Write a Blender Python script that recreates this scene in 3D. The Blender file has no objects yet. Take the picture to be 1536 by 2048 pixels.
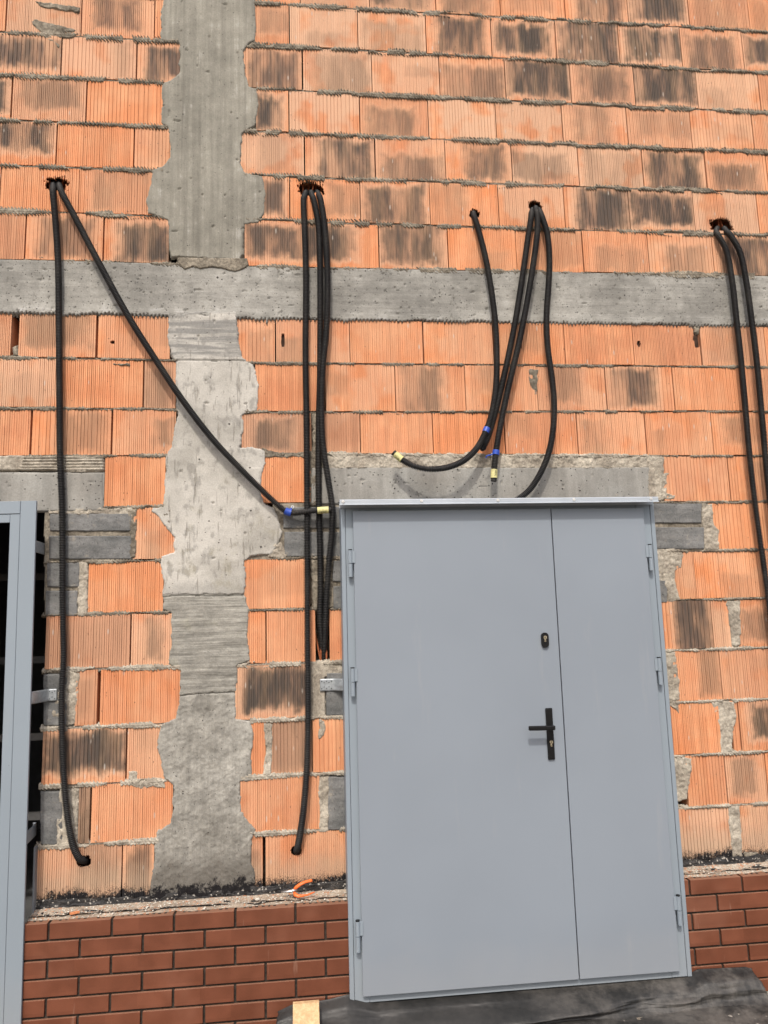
import bpy, bmesh, math, random
import numpy as np
from mathutils import Vector, Matrix
random.seed(7); RNG = np.random.RandomState(11)
SC = bpy.context.scene
COL = SC.collection
PI = math.pi; R = math.radians

# ------------------------------------------------------------------ camera
F = 1498.527; RX, RY, RZ = 0.149640, 0.0274585, -0.1090526
CAM = np.array([0.0, -3.66221, 1.170035])
def _rot(rx, ry, rz):
    cx, sx, cy, sy, cz, sz = math.cos(rx), math.sin(rx), math.cos(ry), math.sin(ry), math.cos(rz), math.sin(rz)
    return (np.array([[cz, -sz, 0], [sz, cz, 0], [0, 0, 1]]) @ np.array([[1, 0, 0], [0, cx, -sx], [0, sx, cx]])
            @ np.array([[cy, 0, sy], [0, 1, 0], [-sy, 0, cy]]))
M = _rot(RX, RY, RZ)
def at(u, v, y=0.0):
    """survey: point of the plane 'y' metres before/behind the wall face that was measured at u, v"""
    d = M @ np.array([(u - 768) / F, 1.0, (1024 - v) / F]); t = (y - CAM[1]) / d[1]
    return CAM + t * d
def ux(u, z, y=0.0):
    v = 1000.0
    for _ in range(8): v += (at(u, v, y)[2] - z) * 430
    return float(at(u, v, y)[0])
def xz(u, v, y=0.0):
    p = at(u, v, y); return float(p[0]), float(p[2])

cam = bpy.data.cameras.new('camera'); co = bpy.data.objects.new('camera', cam); COL.objects.link(co)
right, fwd, up = M[:, 0], M[:, 1], M[:, 2]
mw = Matrix(((right[0], up[0], -fwd[0], CAM[0]), (right[1], up[1], -fwd[1], CAM[1]), (right[2], up[2], -fwd[2], CAM[2]), (0, 0, 0, 1)))
co.matrix_world = mw
cam.sensor_fit = 'VERTICAL'; cam.sensor_height = 36.0; cam.sensor_width = 27.0
cam.lens = 36.0 * F / 2048; cam.clip_end = 2000; cam.clip_start = .05
SC.camera = co

# ------------------------------------------------------------------ object helpers
def tag(o, label=None, cat=None, group=None, kind=None):
    if label: o['label'] = label
    if cat: o['category'] = cat
    if group: o['group'] = group
    if kind: o['kind'] = kind
    return o
def empty(name, loc, label=None, cat=None, group=None):
    o = bpy.data.objects.new(name, None); COL.objects.link(o); o.location = Vector([float(a) for a in loc])
    o.empty_display_size = .1
    return tag(o, label, cat, group)
ORG = {}
def link(name, me, mat, parent=None, smooth=False, mats=None):
    for m in (mats or [mat]): me.materials.append(m)
    if smooth: me.polygons.foreach_set('use_smooth', [True] * len(me.polygons))
    o = bpy.data.objects.new(name, me); COL.objects.link(o)
    if parent is not None:
        o.parent = parent
        base = Vector((0, 0, 0)); q = parent
        while q is not None: base += q.location; q = q.parent
        o.location = -base
    return o
def np_mesh(name, V, Q):
    me = bpy.data.meshes.new(name); V = np.asarray(V, dtype=np.float32); Q = np.asarray(Q, dtype=np.int32)
    me.vertices.add(len(V)); me.vertices.foreach_set('co', V.ravel())
    me.loops.add(Q.size); me.loops.foreach_set('vertex_index', Q.ravel())
    me.polygons.add(len(Q)); me.polygons.foreach_set('loop_start', np.arange(0, Q.size, 4, dtype=np.int32))
    try: me.polygons.foreach_set('loop_total', np.full(len(Q), 4, dtype=np.int32))
    except Exception: pass
    me.update(calc_edges=True); me.validate(); return me
class MB:
    def __init__(s): s.bm = bmesh.new()
    def box(s, x0, x1, y0, y1, z0, z1, bev=0, seg=1, rot=None):
        r = bmesh.ops.create_cube(s.bm, size=1)
        vs = r['verts']
        bmesh.ops.scale(s.bm, vec=(abs(x1 - x0), abs(y1 - y0), abs(z1 - z0)), verts=vs)
        if bev:
            es = list({e for v in vs for e in v.link_edges})
            r2 = bmesh.ops.bevel(s.bm, geom=es, offset=bev, segments=seg, affect='EDGES', profile=.5)
            vs = list({v for f in r2['faces'] for v in f.verts} | {v for v in vs if v.is_valid})
        if rot is not None: bmesh.ops.transform(s.bm, matrix=rot, verts=vs)
        bmesh.ops.translate(s.bm, vec=((x0 + x1) / 2, (y0 + y1) / 2, (z0 + z1) / 2), verts=vs); return vs
    def cyl(s, p, q, r, r2=None, n=20, caps=True):
        p = Vector(p); q = Vector(q); d = q - p
        m = Matrix.Translation((p + q) / 2) @ d.to_track_quat('Z', 'Y').to_matrix().to_4x4()
        return bmesh.ops.create_cone(s.bm, cap_ends=caps, segments=n, radius1=r, radius2=r if r2 is None else r2, depth=d.length, matrix=m)['verts']
    def prism(s, pts, y0, y1):
        a = [s.bm.verts.new((x, y0, z)) for x, z in pts]; b = [s.bm.verts.new((x, y1, z)) for x, z in pts]
        n = len(pts); s.bm.faces.new(a); s.bm.faces.new(b[::-1])
        for i in range(n): s.bm.faces.new((a[i], b[i], b[(i + 1) % n], a[(i + 1) % n]))
    def rock(s, c, r, seed, flat=1.):
        vs = bmesh.ops.create_icosphere(s.bm, subdivisions=1, radius=r)['verts']; rr = random.Random(seed)
        sc = (rr.uniform(.7, 1.4), rr.uniform(.6, 1.2), rr.uniform(.5, .9) * flat)
        for v in vs: v.co = Vector((v.co.x * sc[0], v.co.y * sc[1], v.co.z * sc[2])) * rr.uniform(.75, 1.2) + Vector(c)
    def done(s, name, mat, parent=None, smooth=False, mats=None):
        bmesh.ops.recalc_face_normals(s.bm, faces=s.bm.faces)
        me = bpy.data.meshes.new(name); s.bm.to_mesh(me); s.bm.free()
        return link(name, me, mat, parent, smooth, mats)

# ------------------------------------------------------------------ numpy noise
_T = RNG.rand(256, 256).astype(np.float64)
def vn(x, z, seed=0):
    x = np.asarray(x) + seed * 17.13; z = np.asarray(z) + seed * 9.71
    xi = np.floor(x).astype(int); zi = np.floor(z).astype(int); fx = x - xi; fz = z - zi
    fx = fx * fx * (3 - 2 * fx); fz = fz * fz * (3 - 2 * fz)
    a = _T[xi % 256, zi % 256]; b = _T[(xi + 1) % 256, zi % 256]; c = _T[xi % 256, (zi + 1) % 256]; d = _T[(xi + 1) % 256, (zi + 1) % 256]
    return (a + (b - a) * fx) * (1 - fz) + (c + (d - c) * fx) * fz
def fbm(x, z, f, seed=0, oct=3, g=.5):
    t = 0; a = 1; s = 0
    for i in range(oct): t = t + a * (vn(np.asarray(x) * f, np.asarray(z) * f, seed + i * 3) - .5); s += a; a *= g; f *= 2.03
    return t / s * 2
def sdf(poly, X, Z):
    """positive inside"""
    P = np.stack([X.ravel(), Z.ravel()], 1); D = np.full(len(P), 1e9); ins = np.zeros(len(P), bool); n = len(poly)
    for i in range(n):
        a = np.array(poly[i]); b = np.array(poly[(i + 1) % n]); e = b - a; w = P - a
        t = np.clip((w @ e) / max(e @ e, 1e-12), 0, 1); d = w - t[:, None] * e; D = np.minimum(D, np.hypot(d[:, 0], d[:, 1]))
        c = ((a[1] > P[:, 1]) != (b[1] > P[:, 1]))
        with np.errstate(divide='ignore', invalid='ignore'):
            xi = (b[0] - a[0]) * (P[:, 1] - a[1]) / (b[1] - a[1]) + a[0]
        ins ^= c & (P[:, 0] < xi)
    return np.where(ins, D, -D).reshape(X.shape)
def sstep(a, b, x):
    t = np.clip((x - a) / (b - a), 0, 1); return t * t * (3 - 2 * t)
def relief(name, bb, res, hf, mat, parent, thr=-.0098, label=None, smooth=True):
    x0, x1, z0, z1 = bb
    nx = int((x1 - x0) / res) + 2; nz = int((z1 - z0) / res) + 2
    X, Z = np.meshgrid(x0 + np.arange(nx) * res, z0 + np.arange(nz) * res, indexing='ij')
    h = np.maximum(hf(X, Z), -.02)
    k = np.maximum(np.maximum(h[:-1, :-1], h[1:, :-1]), np.maximum(h[:-1, 1:], h[1:, 1:])) > thr
    idx = np.arange(nx * nz).reshape(nx, nz)
    q = np.stack([idx[:-1, :-1][k], idx[1:, :-1][k], idx[1:, 1:][k], idx[:-1, 1:][k]], 1)
    V = np.stack([X.ravel(), -h.ravel(), Z.ravel()], 1)
    u, inv = np.unique(q, return_inverse=True)
    me = np_mesh(name, V[u], inv.reshape(-1, 4)); o = link(name, me, mat, parent, smooth)
    if label: o['label'] = label
    return o

# ------------------------------------------------------------------ materials
class N:
    def __init__(s, name):
        s.m = bpy.data.materials.new(name); s.m.use_nodes = True; s.t = s.m.node_tree
        s.b = s.t.nodes['Principled BSDF']; s.tc = s.t.nodes.new('ShaderNodeTexCoord')
        s.P = s.tc.outputs['Object']
    def set(s, sock, v):
        if v is None: return
        if isinstance(v, bpy.types.NodeSocket): s.t.links.new(v, sock)
        else:
            if hasattr(sock, 'default_value'):
                try: sock.default_value = v
                except Exception: sock.default_value = (v[0], v[1], v[2], 1) if len(v) == 3 else v
    def ma(s, op, a, b=0., c=None, clamp=False):
        n = s.t.nodes.new('ShaderNodeMath'); n.operation = op; n.use_clamp = clamp
        s.set(n.inputs[0], a); s.set(n.inputs[1], b)
        if c is not None: s.set(n.inputs[2], c)
        return n.outputs[0]
    def add(s, a, b): return s.ma('ADD', a, b)
    def sub(s, a, b): return s.ma('SUBTRACT', a, b)
    def mul(s, a, b): return s.ma('MULTIPLY', a, b)
    def mx(s, a, b): return s.ma('MAXIMUM', a, b)
    def mn(s, a, b): return s.ma('MINIMUM', a, b)
    def ss(s, x, a, b, lo=0., hi=1.):
        n = s.t.nodes.new('ShaderNodeMapRange'); n.interpolation_type = 'SMOOTHSTEP'
        s.set(n.inputs[0], x); n.inputs[1].default_value = a; n.inputs[2].default_value = b; n.inputs[3].default_value = lo; n.inputs[4].default_value = hi
        return n.outputs[0]
    def map(s, v, sc=(1, 1, 1), loc=(0, 0, 0), rot=(0, 0, 0)):
        n = s.t.nodes.new('ShaderNodeMapping'); s.set(n.inputs[0], v); n.inputs[1].default_value = loc; n.inputs[2].default_value = rot; n.inputs[3].default_value = sc; return n.outputs[0]
    def noise(s, v, sc, det=3., rough=.55, dist=0., w=None):
        n = s.t.nodes.new('ShaderNodeTexNoise')
        if w is not None: n.noise_dimensions = '4D'; s.set(n.inputs['W'], w)
        s.set(n.inputs['Vector'], v); n.inputs['Scale'].default_value = sc; n.inputs['Detail'].default_value = det
        n.inputs['Roughness'].default_value = rough; n.inputs['Distortion'].default_value = dist; return n.outputs[0]
    def vor(s, v, sc, rnd=1., feat='F1'):
        n = s.t.nodes.new('ShaderNodeTexVoronoi'); n.feature = feat; s.set(n.inputs['Vector'], v); n.inputs['Scale'].default_value = sc
        n.inputs['Randomness'].default_value = rnd; return n.outputs['Distance'], n.outputs.get('Color')
    def mix(s, f, a, b):
        n = s.t.nodes.new('ShaderNodeMix'); n.data_type = 'RGBA'; s.set(n.inputs[0], f)
        for i, v in ((6, a), (7, b)):
            if isinstance(v, bpy.types.NodeSocket): s.t.links.new(v, n.inputs[i])
            else: n.inputs[i].default_value = (v[0], v[1], v[2], 1)
        return n.outputs[2]
    def scale(s, c, f):
        n = s.t.nodes.new('ShaderNodeVectorMath'); n.operation = 'SCALE'; s.set(n.inputs[0], c); s.set(n.inputs['Scale'], f); return n.outputs[0]
    def sep(s, v):
        n = s.t.nodes.new('ShaderNodeSeparateXYZ'); s.set(n.inputs[0], v); return n.outputs
    def comb(s, x, y, z):
        n = s.t.nodes.new('ShaderNodeCombineXYZ'); s.set(n.inputs[0], x); s.set(n.inputs[1], y); s.set(n.inputs[2], z); return n.outputs[0]
    def attr(s, name):
        n = s.t.nodes.new('ShaderNodeAttribute'); n.attribute_name = name; return n.outputs
    def bump(s, h, st=.5, dist=.002, nrm=None):
        n = s.t.nodes.new('ShaderNodeBump'); s.set(n.inputs['Height'], h); n.inputs['Strength'].default_value = st; n.inputs['Distance'].default_value = dist
        if nrm is not None: s.set(n.inputs['Normal'], nrm)
        return n.outputs[0]
    def out(s, col, rough=.85, bump=None, metal=0., spec=.3):
        s.set(s.b.inputs['Base Color'], col); s.set(s.b.inputs['Roughness'], rough); s.set(s.b.inputs['Metallic'], metal)
        s.b.inputs['Specular IOR Level'].default_value = spec
        if bump is not None: s.set(s.b.inputs['Normal'], bump)
        return s.m

def bitumen_mask(n, lo=.02, amp=.1):
    x, y, z = n.sep(n.P)
    nz = n.noise(n.map(n.P, (1, 1, 1.)), 9., 6., .70)
    nf = n.noise(n.map(n.P, (1, 1, .8)), 75., 4., .75)
    h = n.sub(n.add(n.mul(n.sub(nz, .5), amp * 1.6), n.add(n.mul(n.sub(nf, .5), amp * 1.1), lo)), z)
    return n.ss(h, -.014, .016)

def mat_block():
    n = N('terracotta'); a = n.attr('pa'); sd, st, pl = n.sep(a['Vector']); ka = a['Alpha']
    bxa = n.attr('bx'); u0, u1, v0 = n.sep(bxa['Vector']); v1 = bxa['Alpha']
    uv = n.attr('buv')['Vector']; u, v, _ = n.sep(uv)
    so = n.mul(sd, 40.)
    P = n.P
    warp = n.noise(P, 13., 3., .55, w=so)
    warp2 = n.noise(n.map(P, (1, 1, .5)), 34., 3., .6, w=so)
    strk = n.noise(n.map(P, (1, 1, .05)), 42., 3., .65, w=so)       # vertical streaks
    strk2 = n.noise(n.map(P, (1, 1, .12)), 110., 2., .6, w=so)
    big = n.noise(n.map(P, (1, 1, .22)), 11., 3., .55, w=n.add(so, 3.3))
    du = n.mn(n.sub(u, u0), n.sub(u1, u)); dv = n.mn(n.sub(v, v0), n.sub(v1, v))
    w = n.add(n.mul(n.sub(warp, .5), .46), n.mul(n.sub(strk, .5), .26))
    d = n.mn(n.add(du, n.mul(w, .6)), n.add(dv, n.add(w, n.mul(n.sub(warp2, .5), .12))))
    core = n.ss(d, -.06, .12)
    halo = n.ss(d, -.16, -.02)
    lanes = n.ss(big, .38, .58, .45, 1.)
    body = n.mul(core, n.mul(lanes, n.ss(strk, .28, .62, .72, 1.)))
    dark = n.mul(n.mul(body, st), 1.12)
    # base colour
    cn = n.noise(P, 5., 3., .6, w=so)
    base = n.mix(sd, (.685, .262, .108), (.575, .240, .120))
    base = n.mix(n.ss(cn, .35, .75), base, (.70, .345, .180))
    base = n.mix(n.mul(ka, .85), base, (.42, .215, .130))          # dull pinkish brown kind
    lane_base = n.ss(strk, .35, .7, .88, 1.1); base = n.scale(base, lane_base)
    pale = n.mul(pl, n.ss(n.add(n.noise(n.map(P, (1, 1, .8)), 7., 2., .5, w=n.add(so, 7.)), n.mul(st, .05)), .36, .52))
    pale = n.mx(pale, n.mul(halo, n.mul(st, .75)))
    c = n.mix(n.mul(pale, .82), base, (.63, .425, .290))
    c = n.mix(n.mn(n.mul(dark, .94), .94), c, n.mix(n.ss(strk2, .35, .65), (.110, .080, .055), (.180, .130, .088)))
    big2 = n.noise(n.map(P, (1, 1, .25)), 10., 3., .55, w=n.add(so, 9.1))
    deep = n.mul(n.mul(n.ss(d, -.01, .20), n.ss(st, .42, .78)), n.mul(n.ss(big2, .38, .58), n.ss(strk2, .30, .6, .7, 1.)))
    c = n.mix(n.mul(deep, .84), c, (.050, .046, .044))
    # pores, limewash specks, mortar splash
    vd, vc = n.vor(n.map(P, (1, 1, .5)), 55.); pit = n.mul(n.ss(vd, .07, .11, 1., 0.), n.ss(n.sep(vc)[0], .80, .82))
    c = n.mix(pit, c, (.05, .03, .02))
    vd2, vc2 = n.vor(n.map(P, (1, 1, .28)), 30.); sp = n.mul(n.ss(n.add(vd2, n.mul(warp2, .1)), .12, .20, 1., 0.), n.ss(n.sep(vc2)[1], .84, .86))
    c = n.mix(n.mul(sp, .55), c, (.55, .50, .44))
    fine = n.noise(P, 260., 3., .6); c = n.scale(c, n.ss(fine, .25, .75, .90, 1.08))
    sm = n.mul(n.ss(n.noise(n.map(P, (1, 1, .5)), 17., 5., .75), .66, .72), n.ss(n.noise(P, 1.3, 2., .5), .45, .62)); c = n.mix(n.mul(sm, .5), c, (.40, .35, .28))
    bm = bitumen_mask(n, .028, .10)
    dust = n.ss(n.sub(n.add(n.mul(warp2, .12), .10), n.sep(P)[2]), -.02, .10); c = n.mix(n.mul(dust, .55), c, (.40, .30, .21))
    spk = n.ss(n.sub(n.add(n.mul(n.noise(n.P, 210., 3., .7), .9), n.mul(n.noise(n.map(P, (1, 1, .3)), 22., 3., .6), .30)), n.mul(n.sep(P)[2], 3.6)), .44, .58)
    c = n.mix(n.mul(spk, .85), c, (.055, .040, .030))
    vs, vsc = n.vor(P, 170.); c = n.mix(bm, c, n.mix(n.mul(n.ss(n.sep(vsc)[0], .90, .93), .6), (.012, .011, .012), (.30, .27, .23)))
    hb = n.add(n.mul(fine, .6), n.add(n.mul(strk2, 1.2), n.mul(pit, -3.)))
    return n.out(c, .82, n.bump(hb, .5, .0012), spec=.25)

def mat_mortar(name='mortar', a=(.172, .150, .118), b=(.35, .310, .245), dark=.45, bit=False):
    n = N(name); f1 = n.noise(n.P, 8., 4., .6); f2 = n.noise(n.P, 70., 5., .7); f3 = n.noise(n.P, 300., 3., .6)
    c = n.mix(n.ss(f1, .35, .68), a, b); c = n.scale(c, n.ss(f2, .3, .7, 1 - dark, 1.2)); c = n.scale(c, n.ss(f3, .3, .7, .85, 1.12))
    if bit: c = n.mix(bitumen_mask(n, .0, .08), c, (.012, .011, .012))
    return n.out(c, .95, n.bump(n.add(f2, n.mul(f3, .5)), .9, .004), spec=.15)

def pits(n, sc, thr, dens, sz=.09):  # pit mask; callers paint the pits' shade dark into the colour
    vd, vc = n.vor(n.P, sc); w = n.noise(n.P, sc * 2.2, 2., .5)
    return n.mul(n.ss(n.add(vd, n.mul(n.sub(w, .5), .14)), sz, sz + .04, 1., 0.), n.ss(n.sep(vc)[0], dens, dens + .02))

def mat_concrete(name, kind):
    n = N(name); P = n.P; x, y, z = n.sep(P)
    cl = n.noise(P, 2.6, 4., .6); md = n.noise(P, 14., 4., .62); fi = n.noise(P, 150., 4., .65)
    vg = n.noise(n.map(P, (1, 1, .035)), 26., 4., .7); hg = n.noise(n.map(P, (.05, 1, 1)), 34., 4., .72)
    hg2 = n.noise(n.map(P, (.03, 1, 1)), 110., 3., .7)
    if kind == 'beam':
        c = n.mix(n.ss(cl, .35, .65), (.222, .216, .196), (.345, .336, .306))
        c = n.scale(c, n.ss(hg, .3, .7, .90, 1.08)); c = n.scale(c, n.ss(md, .3, .7, .86, 1.14))
        wh = n.mul(n.ss(n.add(n.mul(hg, .6), n.mul(md, .4)), .53, .66), n.ss(z, 2.80, 2.74, 0., 1.)); c = n.mix(n.mul(wh, .6), c, (.50, .50, .49))
        wh2 = n.mul(n.ss(n.add(n.mul(md, .6), n.mul(cl, .5)), .62, .74), .5); c = n.mix(wh2, c, (.44, .435, .42))
        pt = n.mx(pits(n, 38., .5, .55, .10), pits(n, 85., .5, .62, .16)); pt = n.mx(pt, pits(n, 17., .5, .82, .055))
        c = n.mix(n.mul(pt, .9), c, (.035, .032, .028)); h = n.add(n.mul(pt, -3.), n.add(n.mul(hg, 1.2), n.mul(fi, .4)))
    elif kind == 'lintel':
        c = n.mix(n.ss(cl, .35, .65), (.255, .245, .222), (.33, .325, .30))
        st = n.noise(n.map(P, (1, 1, .12)), 16., 3., .6); c = n.scale(c, n.ss(st, .35, .7, .84, 1.1))
        pt = n.mx(pits(n, 50., .5, .5, .13), pits(n, 24., .5, .6, .07)); rs = n.ss(n.noise(P, 9., 3., .6), .66, .74); c = n.mix(n.mul(rs, .35), c, (.36, .26, .16))
        c = n.mix(n.mul(pt, .9), c, (.035, .032, .028)); h = n.add(n.mul(pt, -3.), n.mul(fi, .5))
    elif kind == 'column_top':
        c = n.mix(n.ss(vg, .15, .85), (.205, .195, .165), (.310, .297, .252)); c = n.scale(c, n.ss(cl, .3, .7, .84, 1.14)); c = n.scale(c, n.ss(md, .3, .7, .9, 1.1))
        st = n.noise(n.map(P, (1, 1, .02)), 55., 3., .7); c = n.scale(c, n.ss(st, .32, .68, .92, 1.06))
        wh = n.ss(n.add(n.mul(st, .5), n.mul(md, .5)), .56, .68); c = n.mix(n.mul(wh, .35), c, (.52, .51, .48))
        pt = n.mx(pits(n, 30., .5, .86, .07), pits(n, 70., .5, .86, .12)); c = n.mix(n.mul(pt, .85), c, (.04, .036, .03)); h = n.add(n.mul(pt, -3.), n.add(n.mul(st, 1.3), n.mul(fi, .5)))
    elif kind == 'column_pale':
        c = n.mix(n.ss(cl, .32, .62), (.335, .32, .285), (.51, .49, .445))
        ptch = n.ss(n.add(n.mul(md, .55), n.mul(n.noise(n.map(P, (1, 1, .4)), 30., 3., .6), .5)), .54, .64); c = n.mix(n.mul(ptch, .6), c, (.235, .225, .205))
        sc = n.ss(n.noise(n.map(P, (1, 1, .10), rot=(0, .06, 0)), 60., 2., .6), .62, .70); c = n.mix(n.mul(sc, .5), c, (.20, .185, .155))
        up = n.ss(z, 2.49, 2.52); c = n.mix(n.mul(up, n.ss(hg, .40, .62)), c, (.24, .235, .22))
        gr = n.mul(n.ss(n.noise(P, 7., 4., .65), .54, .68), n.ss(z, 2.1, 1.6)); c = n.mix(n.mul(gr, .35), c, (.33, .30, .20))
        lo = n.ss(z, 1.42, 1.36); c = n.mix(n.mul(lo, .55), c, (.30, .29, .265))
        pt = n.mx(pits(n, 20., .5, .84, .06), pits(n, 60., .5, .86, .11)); c = n.mix(n.mul(pt, .9), c, (.05, .045, .04)); h = n.add(n.mul(pt, -3.), n.add(n.mul(sc, -1.), n.mul(fi, .6)))
    elif kind == 'column_board':
        c = n.mix(n.ss(hg, .3, .7), (.225, .216, .190), (.345, .333, .295)); c = n.scale(c, n.ss(hg2, .3, .7, .76, 1.14)); c = n.scale(c, n.ss(md, .3, .7, .86, 1.12))
        gr = n.ss(n.noise(P, 6., 3., .6), .56, .7); c = n.mix(n.mul(gr, .3), c, (.25, .24, .16))
        pt = pits(n, 40., .5, .84, .08); c = n.mix(n.mul(pt, .8), c, (.06, .05, .04)); h = n.add(n.mul(hg2, 2.2), n.mul(fi, .6))
    else:  # column_foot
        c = n.mix(n.ss(cl, .35, .65), (.235, .225, .198), (.345, .333, .298)); c = n.scale(c, n.ss(md, .3, .7, .80, 1.16))
        st = n.noise(n.map(P, (1, 1, .1)), 60., 3., .7); c = n.scale(c, n.ss(st, .32, .68, .90, 1.1))
        vd, vc = n.vor(P, 90.); sp = n.mul(n.ss(vd, .12, .18, 1., 0.), n.ss(n.sep(vc)[1], .90, .92)); c = n.mix(n.mul(sp, .8), c, (.6, .58, .55))
        pt = n.mx(pits(n, 34., .5, .78, .08), pits(n, 75., .5, .75, .13)); c = n.mix(n.mul(pt, .85), c, (.05, .045, .04)); h = n.add(n.mul(md, 1.2), n.add(n.mul(fi, .9), n.mul(pt, -3.)))
        dm = n.ss(n.sub(n.add(n.mul(md, .22), .05), z), -.03, .09); c = n.mix(n.mul(dm, .7), c, (.095, .085, .072))
        c = n.mix(bitumen_mask(n, .034, .12), c, (.012, .011, .012))
    c = n.scale(c, n.ss(fi, .25, .75, .86, 1.12))
    return n.out(c, .9, n.bump(h, .8, .0022), spec=.2)

def mat_greyblock():
    n = N('grey_concrete_block'); P = n.P; a = n.noise(P, 6., 4., .6); f = n.noise(P, 170., 4., .7); hz = n.noise(n.map(P, (.2, 1, 1)), 28., 3., .6)
    c = n.mix(n.ss(a, .35, .65), (.125, .128, .126), (.20, .20, .195)); c = n.scale(c, n.ss(hz, .3, .7, .84, 1.14)); c = n.scale(c, n.ss(f, .28, .72, .82, 1.18))
    sm = n.ss(n.add(n.mul(n.noise(P, 22., 4., .7), .7), n.mul(a, .3)), .56, .68); c = n.mix(n.mul(sm, .55), c, (.33, .295, .24))
    pt = n.mx(pits(n, 60., .5, .78, .12), pits(n, 130., .5, .72, .16)); c = n.mix(n.mul(pt, .8), c, (.03, .03, .028))
    return n.out(c, .92, n.bump(n.add(f, n.mul(pt, -2.)), .8, .002), spec=.15)

def mat_clinker():
    n = N('clinker'); P = n.P; x, y, z = n.sep(P)
    row = n.ma('FLOOR', n.ma('DIVIDE', n.add(z, 2.042), .075)); par = n.mul(n.ma('MODULO', row, 2.), .13)
    col = n.ma('FLOOR', n.ma('DIVIDE', n.add(n.add(x, 8.), par), .26))
    wn = n.t.nodes.new('ShaderNodeTexWhiteNoise'); wn.noise_dimensions = '2D'; n.set(wn.inputs['Vector'], n.comb(col, row, 0.)); r = wn.outputs['Value']
    a = n.noise(P, 9., 3., .5); f = n.noise(P, 320., 3., .6)
    c = n.mix(r, (.134, .043, .021), (.163, .054, .027)); c = n.scale(c, n.ss(a, .3, .7, .88, 1.12)); c = n.scale(c, n.ss(f, .3, .7, .94, 1.06))
    sc = n.mul(n.ss(n.noise(n.map(P, (1, 1, .12)), 26., 3., .6), .68, .74), .25); c = n.mix(sc, c, (.36, .22, .16))
    sm = n.mul(n.ss(n.noise(P, 3.5, 3., .6), .50, .75), .28); c = n.mix(sm, c, (.27, .125, .08))
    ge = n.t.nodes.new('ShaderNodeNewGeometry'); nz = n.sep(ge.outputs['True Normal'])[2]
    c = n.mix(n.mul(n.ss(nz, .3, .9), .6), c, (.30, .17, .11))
    vd, vc = n.vor(P, 22.); sp = n.mul(n.ss(vd, .035, .06, 1., 0.), n.ss(n.sep(vc)[1], .90, .92)); c = n.mix(n.mul(sp, .7), c, (.6, .48, .4))
    return n.out(c, n.ss(a, .3, .7, .48, .62), n.bump(n.add(f, n.mul(a, 1.5)), .25, .0008), spec=.35)

def mat_simple(name, col, rough=.6, metal=0., var=.12, sc=20., bump=.15, spec=.4, bs=160.):
    n = N(name); a = n.noise(n.P, sc, 3., .6); f = n.noise(n.P, bs, 3., .6)
    c = n.scale(n.mix(0., col, col), n.ss(a, .3, .7, 1 - var, 1 + var))
    return n.out(c, n.ss(f, .3, .7, max(rough - .06, .05), min(rough + .06, 1)), n.bump(f, bump, .0006), metal, spec)

def mat_paint(name, col):
    n = N(name); a = n.noise(n.P, 1.3, 3., .5); f = n.noise(n.P, 420., 2., .5); g = n.noise(n.P, 6., 3., .6)
    c = n.scale(n.mix(0., col, col), n.ss(a, .3, .7, .965, 1.035))
    dr = n.mul(n.ss(n.noise(n.map(n.P, (1, 1, .12)), 12., 4., .65), .58, .78), .13); c = n.mix(dr, c, (.42, .40, .37))
    z = n.sep(n.P)[2]; du = n.mul(n.ss(n.sub(n.mul(g, .25), n.add(z, .33)), -.05, .22), .12); c = n.mix(du, c, (.38, .34, .29))
    vd, vc = n.vor(n.P, 11.); sp = n.mul(n.ss(vd, .016, .026, 1., 0.), n.ss(n.sep(vc)[0], .90, .91)); c = n.mix(n.mul(sp, .55), c, (.09, .09, .09))
    return n.out(c, n.ss(g, .3, .7, .40, .50), n.bump(n.add(n.mul(f, .25), n.mul(a, 3.)), .12, .0012), spec=.45)

def mat_conduit():
    n = N('black_conduit'); a = n.noise(n.P, 9., 3., .6); f = n.noise(n.P, 90., 3., .6)
    c = n.mix(n.ss(a, .35, .7), (.011, .011, .012), (.022, .021, .020)); d = n.ss(n.add(n.mul(f, .6), n.mul(a, .4)), .52, .68); c = n.mix(n.mul(d, .30), c, (.10, .09, .075))
    return n.out(c, n.ss(f, .3, .7, .50, .68), None, spec=.4)

def mat_galv():
    n = N('galvanised'); vd, vc = n.vor(n.P, 120.); f = n.noise(n.P, 60., 3., .6)
    c = n.scale(n.mix(0., (.36, .39, .41), (.5, .5, .5)), n.ss(n.sep(vc)[0], 0., 1., .88, 1.08))
    return n.out(c, n.ss(f, .3, .7, .38, .55), None, .4, .5)

def mat_wood():
    n = N('pine'); g = n.noise(n.map(n.P, (1, 1, .03)), 70., 4., .6, .6); b = n.noise(n.map(n.P, (1, 1, .08)), 14., 3., .5)
    c = n.mix(n.ss(g, .35, .65), (.66, .46, .26), (.52, .33, .17)); c = n.scale(c, n.ss(b, .3, .7, .9, 1.1))
    return n.out(c, .6, n.bump(g, .3, .001), spec=.3)

def mat_membrane():
    n = N('rubber_membrane'); a = n.noise(n.P, 4., 4., .6); f = n.noise(n.P, 60., 5., .7); g = n.noise(n.map(n.P, (1, 1, .5)), 14., 5., .7)
    c = n.mix(n.ss(a, .35, .65), (.017, .017, .0165), (.030, .029, .028)); d = n.ss(n.add(n.mul(g, .5), n.mul(a, .5)), .40, .64); d = n.mul(d, n.ss(n.sep(n.P)[0], .6, 1.9, .10, .75)); c = n.mix(n.mul(d, .55), c, (.24, .22, .195)); c = n.scale(c, n.ss(f, .3, .7, .85, 1.12))
    return n.out(c, n.ss(f, .3, .7, .42, .62), n.bump(f, .4, .0015), spec=.45)

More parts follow.
